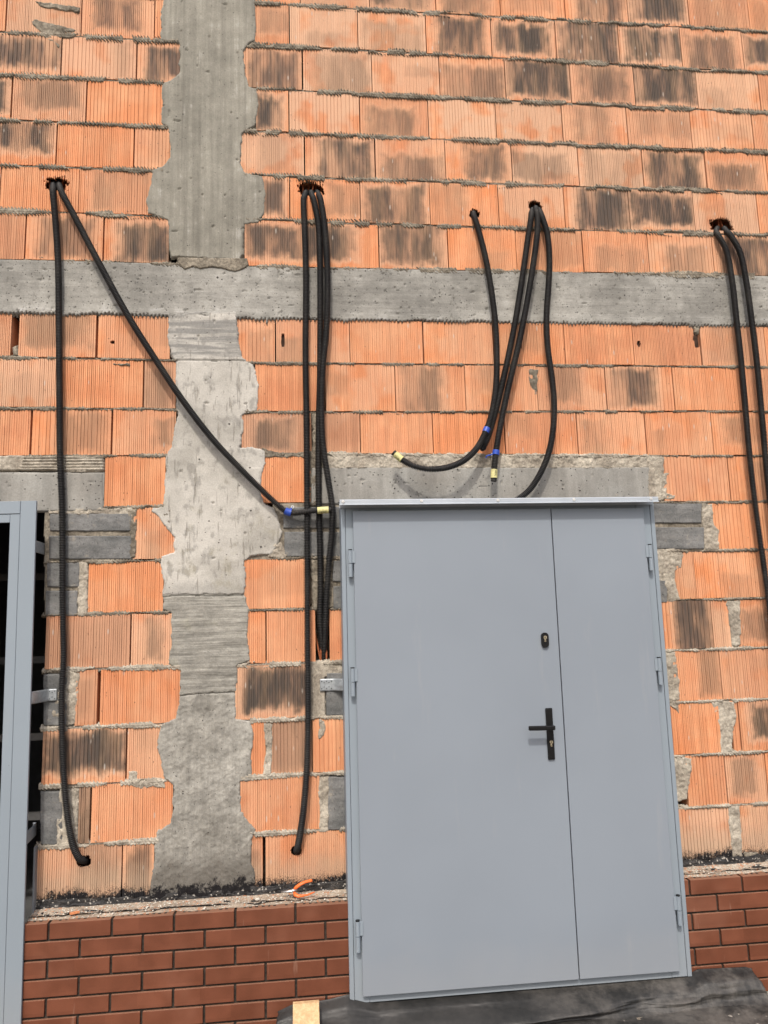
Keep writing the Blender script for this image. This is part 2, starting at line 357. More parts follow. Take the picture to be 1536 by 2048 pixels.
def mat_ground():
    n = N('soil_and_gravel'); a = n.noise(n.P, 3., 5., .65); vd, vc = n.vor(n.P, 32.); f = n.noise(n.P, 120., 4., .7)
    c = n.mix(n.ss(a, .35, .65), (.17, .14, .105), (.28, .245, .20)); c = n.mix(n.mul(n.ss(vd, .28, .4, 1., 0.), .6), c, n.scale(vc, .35)); c = n.mix(n.ss(a, .5, .62, 0., .35), c, (.24, .21, .17))
    return n.out(c, .95, n.bump(n.add(n.mul(vd, -1.5), f), .9, .01), spec=.15)

def mat_dirt():
    n = N('ledge_dirt'); a = n.noise(n.P, 10., 4., .65); f = n.noise(n.P, 120., 5., .75); vd, vc = n.vor(n.P, 140.)
    c = n.mix(n.ss(a, .35, .65), (.27, .215, .165), (.40, .335, .265)); c = n.scale(c, n.ss(f, .3, .7, .7, 1.22)); c = n.mix(n.mul(n.ss(n.sep(vc)[0], .86, .88), .7), c, (.5, .46, .40))
    c = n.mix(n.mul(n.ss(n.sep(vc)[1], .90, .92), .7), c, (.42, .17, .08))
    return n.out(c, .95, n.bump(f, .9, .003), spec=.15)

def mat_bit():
    n = N('bitumen'); a = n.noise(n.P, 12., 5., .7); f = n.noise(n.P, 110., 5., .75); vd, vc = n.vor(n.P, 150.)
    c = n.mix(n.ss(a, .35, .65), (.010, .010, .011), (.026, .024, .023)); c = n.mix(n.mul(n.ss(n.add(n.mul(f, .6), n.mul(a, .4)), .53, .64), .55), c, (.16, .14, .12))
    c = n.mix(n.mul(n.ss(n.sep(vc)[0], .93, .95), .8), c, (.45, .42, .37))
    return n.out(c, n.ss(f, .3, .7, .30, .65), n.bump(n.add(a, f), .9, .005), spec=.5)

def mat_tape():
    n = N('yellow_tape'); f = n.noise(n.P, 120., 2., .5); w = n.noise(n.P, 500., 2., .5)
    c = n.scale(n.mix(0., (.60, .56, .26), (.6, .6, .3)), n.ss(f, .3, .7, .85, 1.1)); return n.out(c, .55, n.bump(w, .3, .001), spec=.35)

MB_BLOCK = mat_block(); MORT = mat_mortar(); MORTL = mat_mortar('pale_mortar', (.30, .265, .215), (.50, .455, .375), .3, True)
BEAM = mat_concrete('beam_concrete', 'beam'); LINT = mat_concrete('lintel_concrete', 'lintel'); CT = mat_concrete('column_top_concrete', 'column_top')
CP = mat_concrete('column_pale_concrete', 'column_pale'); CB = mat_concrete('column_board_concrete', 'column_board'); CF = mat_concrete('column_foot_concrete', 'column_foot')
GB = mat_greyblock(); CLK = mat_clinker(); CLM = mat_simple('dark_joint', (.045, .037, .031), .95, 0, .3, 60., .6, .1)
PAINT = mat_paint('grey_door_paint', (.230, .264, .305)); PAINTF = mat_paint('grey_frame_paint', (.240, .284, .325))
COND = mat_conduit(); GALV = mat_galv(); WOOD = mat_wood(); MEMB = mat_membrane(); GRD = mat_ground(); DIRT = mat_dirt(); TAPE = mat_tape()
BIT = mat_bit()
BLACKP = mat_simple('black_plastic', (.0055, .0055, .006), .42, 0, .1, 30., .1, .3)
BLUE = mat_simple('blue_plastic', (.025, .075, .42), .4, 0, .15, 60., .1, .45)
ORG_P = mat_simple('orange_plastic', (.80, .16, .035), .4, 0, .06, 30., .1, .4)
STEEL = mat_simple('steel', (.55, .55, .53), .3, .9, .1, 40., .1, .5)
BRASS = mat_simple('nickel_brass', (.62, .55, .40), .28, .9, .1, 40., .1, .5)
WHITEM = mat_simple('zinc_washer', (.62, .62, .60), .35, .4, .05, 40., .1, .5)
HOODM = mat_simple('zinc_paint', (.42, .46, .50), .38, .25, .05, 6., .05, .5)
INK = mat_simple('black_ink', (.02, .02, .02), .6, 0, .05)
SHARD = mat_simple('terracotta_shard', (.55, .22, .10), .85, 0, .15, 90., .4, .2)
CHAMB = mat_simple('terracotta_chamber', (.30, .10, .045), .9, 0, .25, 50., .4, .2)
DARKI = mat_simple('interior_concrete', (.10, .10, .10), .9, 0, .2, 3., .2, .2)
PALEL = mat_simple('pale_mortar_lump', (.58, .55, .48), .9, 0, .15, 90., .5, .2)

# ------------------------------------------------------------------ masonry survey
def joint(*uv):
    p = [xz(uv[i], uv[i + 1]) for i in range(0, len(uv), 2)]; return [a[0] for a in p], [a[1] for a in p]
J = {0: joint(90, 1812, 240, 1803, 560, 1772, 1400, 1726),
     1: joint(200, 1687, 540, 1666, 1400, 1614), 2: joint(200, 1567, 540, 1552, 1400, 1509), 3: joint(200, 1453, 540, 1439, 1400, 1403),
     4: joint(190, 1337, 560, 1328, 1400, 1299), 5: joint(200, 1227, 560, 1219, 1400, 1199), 6: joint(200, 1122, 540, 1117, 1400, 1101),
     7: joint(240, 1014, 560, 1007, 1400, 1004), 8: joint(200, 912, 540, 908, 1400, 912), 9: joint(250, 817, 540, 824, 1400, 822.6),
     10: joint(200, 717, 545, 726, 1400, 733), 11: joint(200, 628, 540, 637, 1400, 650),
     12: joint(200, 524, 560, 535, 1400, 550),
     13: joint(200, 427, 719, 447, 1400, 467), 14: joint(200, 337, 719, 359, 1400, 381), 15: joint(200, 248, 719, 272, 1400, 299),
     16: joint(200, 159, 719, 188, 1400, 219), 17: joint(200, 75, 719, 100, 1400, 138.5), 18: joint(719, 18, 1400, 56.5)}
for k in (19, 20, 21): J[k] = (J[18][0], [z + .25 * (k - 18) for z in J[18][1]])
def jz(k, x):
    return np.interp(x, J[k][0], J[k][1])
def nb(v=None): return v
# rows: bottom joint -> list of runs; run = list of (u0,u1,strength[,box[,pale[,dull]]]); 'L'/'R' at the ends = continue with filler
A = None
ROWS = {
 12: [('L', (-140, 50, .3), (52, 206, .62, (.1, .95, .0, .9)), (208, 338, .85, (.12, 1, .02, .9)), 0), (0, (489, 613, .72), (614, 757, .82, (0, .62, .08, .9)), (758, 895, .85, (.1, .9, .1, .95)), (896, 1032, .3, (.4, .9, 0, .4)), (1032.5, 1165, .3), (1166, 1296, .4, (.2, .9, 0, .5)), (1297, 1425, .5, (.3, .95, 0, .75), .5), (1426, 1560, .8), 'R')],
 13: [('L', (-140, 0, .25), (1, 157, .04), (158, 306, .42, (.2, .95, .1, .95)), 0), (0, (524, 579, .7), (580, 720, .5, (.45, 1, .25, .95)), (721, 859, .85, (.08, .95, .05, .95)), (860, 996, .4, (.0, .45, 0, .9)), (997, 1128, .12, A, .7), (1129, 1258, .85, (.1, .95, .02, .9)), (1259, 1387, .92, (.08, .93, .05, .9)), (1388, 1515, .15, A, .8), (1516, 1650, .35), 'R')],
 14: [('L', (-40, 112, .85, (0, .85, .35, 1)), (114, 267, .04), (269, 345, .2, A, .3), 0), (0, (480, 608, .3, (.3, .8, .1, .9), .8), (610, 749, .8, (.08, .95, .02, .85)), (751, 890, .6, (.1, .9, -.1, .55), .6), (891, 1023, .65, (.25, .95, .1, .8), .6), (1024, 1156, .55, (.05, .9, 0, .8), .9), (1157, 1285, .4, (.1, .9, 0, .8), .9), (1286, 1411, .85, (.05, .95, .05, .95)), (1412, 1534, .6, (.05, .8, .1, .75)), (1535, 1650, .3), 'R')],
 15: [('L', (-130, 22, .8), (25, 172, .55, (.15, .95, .2, .9), .5, .4), (174, 326, .04), 0), (0, (512, 577, .88), (578, 719, .05, A, .8), (720, 856, .6, (.1, .85, .0, .8), .3), (857, 991, .04, A, .9), (992, 1124, .06, A, .9), (1125, 1254, .5, (.15, .75, .05, .9), .5), (1255, 1381, .35, (.1, .9, .35, .8), .4, .4), (1382, 1505, .2, (.4, .9, .3, .6), .5), (1506, 1640, .45), 'R')],
 16: [('L', (-20, 122, .75, (0, 1, .1, .9), .3), (124, 272, .35, (.6, 1, .0, .9), .7), (274, 360, .75, (.1, 1, .0, .8), .5), 0), (0, (486, 604, .7, (0, .95, .0, .8), .5), (606, 743, .5, (.2, .98, .0, .95), .9), (744, 878, .3, (.5, 1, .4, .8), .7), (879, 1010, .6, (.1, .95, 0, .85)), (1011, 1140, .88, (.08, .98, .05, .92)), (1141, 1268, .65, (.1, .95, .02, .9), .5), (1269, 1393, .88, (.02, .98, .05, .95), .1, .4), (1394, 1518, .3, (.1, .6, 0, .5), .8), (1519, 1650, .2), 'R')],
 17: [('L', (-130, 12, .08), (14, 162, .12, A, .8), (164, 308, .68, (.2, .8, .25, .95), .5), (310, 332, .05), 0), (0, (508, 578, .45, (.2, .9, .4, .9), 0, .4), (579, 715, .3, (.3, .9, 0, .35), .9), (716, 851, .4, (.1, .9, .0, .7), .9), (852, 982, .75, (.1, .95, .05, .9)), (983, 1111, .9, (.1, .95, .08, .92)), (1112, 1237, .85, (.06, .98, .02, .95)), (1238, 1361, .9, (.08, .98, .05, .92)), (1362, 1485, .65, (.1, .9, .0, .8), .5), (1486, 1610, .85), 'R')],
 18: [('L', (-100, 40, .4), (41, 190, .2), (191, 328, .5), 0), (0, (508, 600, .5), (601, 738, .15, A, .6), (739, 870, .85), (871, 999, .6), (1000, 1128, .4), (1129, 1254, .7), (1255, 1376, .85), (1377, 1496, .35), (1497, 1620, .4), 'R')],
 19: [('L', 'R')], 20: [('L', 'R')],
 10: [('L', (-120, 22, .12, A, .3, .3), 1), (1, (37, 192, .5, (.1, .9, .2, 1.1), .5), (196, 340, .3, (.5, .9, .3, 1.1), .4), 0), (0, (470, 550, .4, (.3, .9, -.1, .8), .4), (552, 699, .4, (0, .4, -.1, .6), .5), (700, 845, .02), (847, 986, .12, A, .5), (988, 1128, .3, (.3, .7, .2, .9)), (1129, 1266, .08), (1267, 1400, .1), (1402, 1530, .3, (.2, .7, .1, 1.), .4), (1531, 1660, .1), 'R')],
 9: [('L', (-35, 121, .2, (.1, .7, 0, .6), .8), (122, 286, .02), (288, 352, .5, A, .2, .8), 0), (0, (510, 649, .04), (651, 790, .3, (.0, .35, .3, .9), .5), (791, 930, .6, (0, .55, .0, .95), .1, .3), (931, 1074, .35, (.1, .4, .3, .9), .4), (1075, 1211, .5, (.3, .65, .2, 1.0), .4), (1212, 1346, .7, (-.02, .72, .12, .95), .2), (1347, 1481, .04), (1482, 1620, .15), 'R')],
 8: [('L', (-110, 60, .04), (64, 222, .5, (.35, 1, .05, .9), .2), (225, 352, .5, (.6, 1, .1, .75), .3, .3), 0), (0, (483, 623, .6, A, .2, .9), 1), (1, (638, 720, .1, A, .3, .7), (721, 865, 0), (866, 1009, 0), (1010, 1154, .25, (.1, .4, .4, .95), .2), (1155, 1291, .45, (.05, .35, .1, .8), .4), (1292, 1424, .35, (0, .3, .0, .6), .3), (1425, 1562, .45, (.1, .7, .2, .8), .2), 'R')],
 7: [(1, (209, 331, 0), 0), (0, (518, 622, 0), 1), (1, (1326, 1457, 0), (1459, 1600, .35, (.3, .9, 0, .8), .2), 'R')],
 6: [(1, (266, 352, .25, (.2, .6, 0, .5), .5), 0), (1, (1420, 1560, .1, (.55, 1, 0, .7), .2), 'R')],
 5: [(1, (176, 327, 0), 0), (0, (488, 620, .15, A, .3), 1), (1, (1346, 1390, .15, A, .4), (1391, 1533, .3, (.45, .7, .0, .55), .4), 'R')],
 4: [(1, (91, 260, .12, A, .3, .9), (262, 344, .5, (.25, .7, .2, .95), .7), 0), (0, (494, 531, 0), (533, 631, 0), 1), (1, (659, 700, 0), 1), (1, (1322, 1424, .75, (.3, 1.1, -.1, 1.1)), (1425, 1460, .15, A, .7), 1), (1, (1474, 1600, .55, (.1, .8, .2, .8), .2, .3), 'R')],
 3: [(1, (150, 195, .3, A, 0, .7), 1), (1, (200, 361, 0), 0), (0, (470, 620, 1., (.02, 1.25, .16, 1.0), .6), 1), (1, (1348, 1441, .5, (.45, 1., .1, 1.1), .3), (1442, 1580, .2, (.4, .9, .5, .9), .3, .3), 'R')],
 2: [(1, (84, 252, .92, (-.02, .98, .12, .95), .3), (254, 330, .15, (.1, .8, .5, .9), .6), 0), (0, (500, 532, 0), 1), (1, (541, 624, .55, (0, 1.1, 0, 1.1), .1, .6), (625, 700, .02), 1), (1, (1338, 1440, 0), 1), (1, (1464, 1479, 0), (1480, 1610, .88, (.2, .9, .2, 1.)), 'R')],
 1: [(1, (156, 180, .75, (-.1, 1.1, -.1, 1.1), 0, .7), (182, 346, 0), 0), (0, (480, 640, 0), 1), (1, (1374, 1452, .04), (1453, 1533, .5, (.1, .7, .1, .9), .6), (1534, 1660, 0), 'R')],
 0: [(1, (70, 243, .5, (.4, 1., .3, 1.1), .6, .2), (245, 308, .6, (.1, .9, .2, .9), .4), 0), (0, (502, 526, .5, A, 0, .6), (531, 700, .06, A, .4), 1), (1, (1355, 1462, .15, A, .8), 1), (1, (1480, 1600, .15, A, .7), 'R')],
}
# openings broken through the blocks: (u, v, half width, half height, teeth)
HOLES = [(112, 367, 25, 14, 1), (622, 376, 24, 14, 1), (949, 427, 10.5, 8, 1), (1070, 412, 13, 11, 1), (1443, 450, 22, 13, 1), (168, 1722, 14, 12, .4), (592, 1702, 10.5, 10, .3), (646, 1262, 14.5, 58, .25),
         (225, 684, 4, 4, .6), (566, 681, 3.5, 13, .4), (1278, 687, 4, 6, .6), (1041, 690, 3, 8, .5), (1393, 676, 6, 22, .7), (318, 1140, .1, .1, 0)]
HW = []
for u, v, a, b, t in HOLES:
    c = xz(u, v); e = xz(u + a, v); g = xz(u, v - b); HW.append((c[0], c[1], e[0] - c[0], g[1] - c[1], t))
def hole_d(x, z):
    best = np.full(np.shape(x), 9.)
    for i, (cx, cz, a, b, t) in enumerate(HW):
        if a < .001: continue
        dx = (x - cx) / a; dz = (z - cz) / b
        r = (np.abs(dx) ** 2.6 + np.abs(dz) ** 2.6) ** (1 / 2.6)
        n1 = fbm(x, z, 60, 40 + i, 2); tooth = np.abs(((x / .011 + .8 * vn(x * 40, z * 6, 7)) % 1.0) - .5) * 2
        r = r + t * (.32 * n1 + np.where(dz > .2, .34 * (tooth - .5), .1 * n1))
        best = np.minimum(best, (r - 1) * min(a, b))
    return best

bw_c = (float(xz(600, 1700)[0]), 0, -.5)
wall = empty('building_wall', bw_c, 'unfinished wall of orange hollow clay blocks around a grey concrete column and tie beam', 'wall')

BV, BF, BUV, BPA, BBX = [], [], [], [], []
GAP = .0055
def add_block(x0, x1, k, spec, rnd, y_off=0.):
    st = spec[0] if len(spec) > 0 else 0
    box = spec[1] if len(spec) > 1 and spec[1] else (rnd.uniform(-.1, .2), rnd.uniform(.75, 1.1), rnd.uniform(-.1, .2), rnd.uniform(.7, 1.05))
    box = (box[0] + rnd.uniform(-.12, .08), box[1] + rnd.uniform(-.05, .14), box[2] + rnd.uniform(-.14, .08), box[3] + rnd.uniform(-.06, .14))
    pale = spec[2] if len(spec) > 2 else rnd.uniform(0, .25)
    dull = spec[3] if len(spec) > 3 else rnd.uniform(0, .12)
    g_ = rnd.uniform(.0006, .0022); x0 += g_; x1 -= g_ ; seed = rnd.random(); W = x1 - x0
    yo = rnd.uniform(-.0015, .0025) + y_off; tx = rnd.uniform(-.004, .004); 
    xs = [x0]; ys = [0.]
    pitch = rnd.choice([.0187, .0187, .0165, .0205]); x = x0 + pitch * rnd.uniform(.35, .9); mid = rnd.random() < .8
    fat = rnd.randint(2, 5); c = 0
    while x < x1 - .004:
        w = rnd.uniform(.0020, .0030); d = rnd.uniform(.003, .0055)
        if rnd.random() < .12: d = .0015
        xs += [x - w / 2, x - w / 4, x + w / 4, x + w / 2]; ys += [0, d, d, 0]
        c += 1; step = pitch * rnd.uniform(.9, 1.1) * (1.45 if rnd.random() < .08 else 1)
        if mid and x + step < x1 - .004:
            q = x + step * .5; xs += [q - .0011, q, q + .0011]; ys += [0, .0020, 0]
        x += step
    xs.append(x1); ys.append(0.)
    xs = np.array(xs); ys = np.array(ys) + yo + tx * (xs - x0)
    ro = 0
    zb = jz(k, xs) + GAP + rnd.uniform(-.002, .002); zt = jz(k + 1, xs) - GAP + rnd.uniform(-.002, .002)
    cx, cz = (x0 + x1) / 2, (zb[0] + zt[0]) / 2
    near = any(x0 - .03 < h[0] < x1 + .03 and zb.min() - .03 < h[1] + h[3] and zt.max() + .03 > h[1] - h[3] for h in HW if h[2] > .001)
    if near:
        fx = np.unique(np.concatenate([xs, np.arange(x0, x1, .0035)])); ys = np.interp(fx, xs, ys); xs = fx
        zb = jz(k, xs) + GAP; zt = jz(k + 1, xs) - GAP; nz = 64
    else: nz = 2
    b = len(BV); m = len(xs)
    T = np.linspace(0, 1, nz + 1)
    Xg = np.repeat(xs[:, None], nz + 1, 1); Zg = zb[:, None] + (zt - zb)[:, None] * T[None, :]; Yg = np.repeat(ys[:, None], nz + 1, 1)
    Zg[:, 0] += RNG.uniform(-.0015, .0015, m); Zg[:, -1] += RNG.uniform(-.0015, .0015, m)
    for i in range(m):
        for j in range(nz + 1):
            BV.append((Xg[i, j], Yg[i, j], Zg[i, j])); BUV.append(((xs[i] - x0) / W, T[j]))
    keep = np.ones((m - 1, nz), bool)
    if near:
        D = hole_d((Xg[:-1, :-1] + Xg[1:, 1:]) / 2, (Zg[:-1, :-1] + Zg[1:, 1:]) / 2); keep = D > 0
    for i in range(m - 1):
        for j in range(nz):
            if keep[i, j]: BF.append((b + i * (nz + 1) + j, b + (i + 1) * (nz + 1) + j, b + (i + 1) * (nz + 1) + j + 1, b + i * (nz + 1) + j + 1))
    if near:   # wall thickness round the broken rim
        def vid(i, j): return b + i * (nz + 1) + j
        cache = {}
        def back(q):
            if q not in cache:
                v = BV[q]; cache[q] = len(BV); BV.append((v[0], v[1] + .011, v[2])); BUV.append(BUV[q])
            return cache[q]
        for i in range(m - 1):
            for j in range(nz):
                if not keep[i, j]: continue
                for di, dj, p, q in ((-1, 0, (i, j), (i, j + 1)), (1, 0, (i + 1, j + 1), (i + 1, j)), (0, -1, (i + 1, j), (i, j)), (0, 1, (i, j + 1), (i + 1, j + 1))):
                    a_, c_ = i + di, j + dj
                    if 0 <= a_ < m - 1 and 0 <= c_ < nz and not keep[a_, c_]:
                        P, Q = vid(*p), vid(*q); BF.append((P, back(P), back(Q), Q))
    # sides, top, bottom, back
    e = [b + 0, b + nz, b + (m - 1) * (nz + 1) + nz, b + (m - 1) * (nz + 1)]; bk = []
    for q in e:
        v = BV[q]; bk.append(len(BV)); BV.append((v[0], .115, v[2])); BUV.append(BUV[q])
    for i in range(4): BF.append((e[i], bk[i], bk[(i + 1) % 4], e[(i + 1) % 4]))
    BF.append((bk[0], bk[3], bk[2], bk[1]))
    nadd = len(BV) - b
    BPA.extend([(seed, st, pale, dull)] * nadd); BBX.extend([box] * nadd)

XL, XR = -3.3, 4.3
OPX0, OPX1 = -2.19, -1.193     # left doorway
rnd = random.Random(5)
for k, runs in ROWS.items():
    for run in runs:
        zm = None; out = []
        items = [r for r in run if isinstance(r, tuple)]
        if not items:   # whole filler row
            x = XL + rnd.uniform(0, .3) - .3
            while x < XR:
                add_block(x, x + .371, k, (rnd.choice([.05, .3, .5, .7, .85]),), rnd); x += .375
            continue
        for j, it in enumerate(items):
            zmid = float(jz(k, xz(it[0], 1000)[0]) + jz(k + 1, xz(it[0], 1000)[0])) / 2
            a = ux(it[0], zmid); bb = ux(it[1], zmid)
            if it[0] == items[0][0] and run[0] == 'L':
                x = a - .004
                lim = XL if k >= 8 else OPX1
                while x > lim - .01 and k >= 8:
                    add_block(x - .371, x, k, (rnd.choice([.05, .3, .5, .7]),), rnd); x -= .375
            add_block(a, bb, k, it[2:], rnd)
            if j == len(items) - 1 and run[-1] == 'R':
                x = bb + .004
                while x < XR:
                    add_block(x, x + .371, k, (rnd.choice([0, .05, .3, .5, .7]),), rnd); x += .375
# the strip of wall left of the doorway, never in view from the photo's own place
for k in range(0, 8):
    x = OPX0
    while x > XL:
        add_block(x - .371, x, k, (rnd.choice([0, .05, .3, .5]),), rnd); x -= .375
me = bpy.data.meshes.new('block_masonry'); me.from_pydata(BV, [], BF); me.update()
uvl = me.attributes.new('buv', 'FLOAT_VECTOR', 'POINT'); uvl.data.foreach_set('vector', np.array([(a, b, 0) for a, b in BUV], dtype=np.float32).ravel())
for nm, dat in (('pa', BPA), ('bx', BBX)):
    ca = me.attributes.new(nm, 'FLOAT_COLOR', 'POINT'); ca.data.foreach_set('color', np.array(dat, dtype=np.float32).ravel())
link('block_masonry', me, MB_BLOCK, wall)

# chambers seen through the broken openings
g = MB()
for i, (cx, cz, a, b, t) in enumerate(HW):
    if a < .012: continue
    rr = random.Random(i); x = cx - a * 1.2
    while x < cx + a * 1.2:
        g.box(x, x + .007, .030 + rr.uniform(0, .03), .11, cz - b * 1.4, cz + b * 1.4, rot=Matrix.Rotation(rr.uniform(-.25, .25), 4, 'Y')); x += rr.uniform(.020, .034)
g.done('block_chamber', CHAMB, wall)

# core of the wall behind the facing, room behind
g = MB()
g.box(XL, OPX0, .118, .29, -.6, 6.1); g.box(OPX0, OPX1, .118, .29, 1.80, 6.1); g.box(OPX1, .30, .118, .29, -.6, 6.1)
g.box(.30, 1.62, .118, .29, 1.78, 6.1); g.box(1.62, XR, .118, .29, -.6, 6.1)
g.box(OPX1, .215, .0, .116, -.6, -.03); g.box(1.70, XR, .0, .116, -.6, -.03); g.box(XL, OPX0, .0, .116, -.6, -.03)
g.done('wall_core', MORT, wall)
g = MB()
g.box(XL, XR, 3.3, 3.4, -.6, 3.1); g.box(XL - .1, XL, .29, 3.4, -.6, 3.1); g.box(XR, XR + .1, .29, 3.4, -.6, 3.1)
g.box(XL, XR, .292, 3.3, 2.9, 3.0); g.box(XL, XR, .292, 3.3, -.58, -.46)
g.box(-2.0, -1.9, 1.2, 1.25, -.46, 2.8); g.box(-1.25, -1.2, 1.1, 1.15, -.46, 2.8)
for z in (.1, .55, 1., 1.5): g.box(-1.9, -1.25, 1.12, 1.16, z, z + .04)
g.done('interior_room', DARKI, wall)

# ------------------------------------------------------------------ mortar beds
def bed(k, xa, xb, seed, w0=.009, w1=.008, proud=.0045, teeth=.006, mat=MORT, nm='mortar_bed', only=None):
    zc0 = min(J[k][1]) - .05; zc1 = max(J[k][1]) + .05
    def hf(X, Z):
        zj = jz(k, X); dz = Z - zj
        sl = X + .8 * dz
        th = np.abs(((sl / .0155 + 1.5 * vn(X * 20, X * 0, seed + 5)) % 1.) - .5) * 2
        w = w0 + w1 * (fbm(X, X * 0, 5., seed, 3)) + .55 * w1 * fbm(X, X * 0, 34., seed + 9, 3) + teeth * (th - .5) * (.5 + vn(X * 12, X * 0, seed + 3))
        wl = w + .003
        d = np.where(dz > 0, w - dz, wl + dz) + .0025 * fbm(X, Z, 120., seed, 2)
        h = -.014 + sstep(-.002, .005, d) * (.014 + proud + .004 * fbm(X, Z, 30., seed + 2, 3) + .003 * fbm(sl, Z * .4, 130., seed + 4, 2))
        hole = sstep(.62, .72, vn(X * 16, Z * 30, seed + 8)) * .010 + .0035 * (1 - th) * (np.abs(dz) > .003)
        return h - hole
    return relief(nm, (xa, xb, zc0, zc1), .0033, hf, mat, wall)
bx_l = lambda z, u: ux(u, z)
segs = []
def sg(k, ua, ub, **kw):
    z = float(np.mean(J[k][1])); xa = XL + .02 if ua == 'L' else ux(ua, z); xb = XR - .02 if ub == 'R' else ux(ub, z)
    bed(k, xa, xb, 20 + k * 3 + len(segs), **kw); segs.append(1)
for k in (13, 14, 15, 16, 17, 18):
    le = {13: 335, 14: 325, 15: 335, 16: 326, 17: 357, 18: 330}[k]; re_ = {13: 492, 14: 488, 15: 490, 16: 500, 17: 492, 18: 508}[k]
    sg(k, 'L', le, w0=.0148, w1=.009, proud=.0065, teeth=.014); sg(k, re_, 'R', w0=.0148, w1=.009, proud=.0065, teeth=.014)
for k, lst in {10: [('L', 352), (484, 'R')], 9: [('L', 358), (484, 'R')], 8: [(0, 335), (520, 640), (1290, 'R')], 7: [(200, 330), (1300, 'R')], 6: [(88, 330), (545, 700), (1310, 'R')],
               5: [(84, 345), (490, 632), (660, 700), (1320, 'R')], 4: [(84, 360), (474, 700), (1318, 'R')], 3: [(80, 330), (500, 700), (1330, 'R')], 2: [(78, 350), (482, 700), (1340, 'R')], 1: [(70, 318), (500, 700), (1350, 'R')]}.items():
    for a, b in lst:
        hv = k <= 4
        sg(k, a, b, w0=.0125 if hv else .0095, w1=.008 if hv else .006, proud=.006 if hv else .0045, teeth=.006, mat=MORTL if hv else MORT)
# mortar under / over the tie beam and over the lintels
sg(12, 'L', 'R', w0=.012, w1=.016, proud=.007, teeth=.006)
sg(8, 640, 1300, w0=.012, w1=.012, proud=.008, teeth=.004, mat=MORTL)
def wpoly(pts): return [xz(u, v) for u, v in pts]
def patch(name, pts, mat, h0=.004, rough=.004, fr=30., edge=.006, warp=.006, wf=28., res=.004, seed=3, label=None, extra=None, sdir=1.):
    P = wpoly(pts); xs = [p[0] for p in P]; zs = [p[1] for p in P]
    def hf(X, Z):
        d = sdf(P, X, Z) + warp * fbm(X, Z, wf, seed, 3) + warp * .4 * fbm(X, Z, 110, seed + 5, 2)
        h = -.014 + sstep(-.002, edge, d) * (.014 + h0) + sstep(0, edge, d) * rough * fbm(X, Z * sdir, fr, seed + 2, 4, .6)
        if extra is not None: h = h + extra(X, Z, d)
        return h
    return relief(name, (min(xs) - .03, max(xs) + .03, min(zs) - .03, max(zs) + .03), res, hf, mat, wall, label=label)
def pk(dens, sc, seed, depth=.007):
    def f(X, Z, d):
        n = vn(X * sc, Z * sc, seed); return -depth * sstep(dens, dens + .05, n) * (d > .004)
    return f

# tie beam
def beam_h(X, Z):
    bot = jz(11, X) + .0; top = jz(12, X)
    th = np.abs(((X / .0187 + .35 * vn(X * 14, X * 0, 3)) % 1.) - .5) * 2
    e = .012 * fbm(X, X * 0, 7, 4, 3) + .026 * (th - .35) * (vn(X * 5, X * 0, 8) + .3) + .008 * fbm(X, X * 0, 50, 6, 3)
    drip = .03 * sstep(.86, .96, vn(X * 38, X * 0, 12)) * sstep(.45, .7, vn(X * 3, X * 0, 2))
    d = np.minimum(Z - (bot - .004 - e - drip), top + .004 - Z)
    h = -.014 + sstep(-.001, .004, d) * (.014 + .0045) + .005 * sstep(.06, .0, Z - bot) * (d > .002) + .0012 * fbm(X * .1, Z, 45, 5, 3) + .0015 * fbm(X, Z, 3, 6, 2)
    h = h - .006 * sstep(.90, .94, vn(X * 55, Z * 55, 31)) - .006 * sstep(.955, .975, vn(X * 24, Z * 24, 35))
    return h
relief('tie_beam', (XL + .02, XR - .02, 2.66, 3.07), .0048, beam_h, BEAM, wall)

# column: four pours
topP = [(325, -60), (325, 0), (320, 40), (321, 73), (323, 86), (357, 88), (360, 110), (357, 130), (359, 146), (345, 158), (328, 164), (323, 171), (324, 200), (321, 248), (334, 255), (341, 292), (341, 313), (324, 334), (306, 341), (300, 365), (296, 385), (292, 401), (295, 427), (321, 436), (335, 441), (337, 480), (341, 516), (480, 522), (488, 510), (487, 470), (490, 450), (516, 448), (529, 430), (532, 386), (527, 352), (488, 344), (481, 328), (484, 290), (485, 270), (510, 252), (518, 211), (514, 179), (498, 171), (490, 139), (488, 102), (499, 88), (510, 82), (513, 36), (510, 0), (510, -60)]
def topx(X, Z, d): # plain formwork strip stands a little proud of the ragged wings
    xa = .5 * (ux(362, 4.0) + ux(358, 3.2)); xb = .5 * (ux(490, 4.0) + ux(487, 3.2))
    s = np.minimum(X - xa, xb - X); brd = .0008 * np.floor((X - xa) / .047 % 2)
    return .0035 * sstep(-.004, .004, s + .004 * fbm(X, Z, 12, 9, 2)) + brd - .006 * sstep(.93, .95, vn(X * 34, Z * 34, 15))
patch('concrete_column', topP, CT, .0045, .0022, 16, .005, .007, 30, .0048, 5, extra=topx, sdir=.2)
patch('mortar_fillet', [(352, 514), (496, 516), (499, 532), (488, 541), (470, 547), (450, 541), (425, 537), (400, 541), (388, 536), (370, 543), (356, 530)], MORT, .011, .002, 20, .008, .003, 30, .004, 9, label='smooth grey mortar fillet under the upper column')
midL = [(337, 624), (334, 675), (343, 711), (350, 722), (352, 813), (355, 828), (346, 865), (343, 894), (332, 912), (330, 937), (324, 1010), (304, 1016), (302, 1024), (325, 1046), (347, 1077), (347, 1103), (321, 1110), (320, 1131), (325, 1164), (325, 1190)]
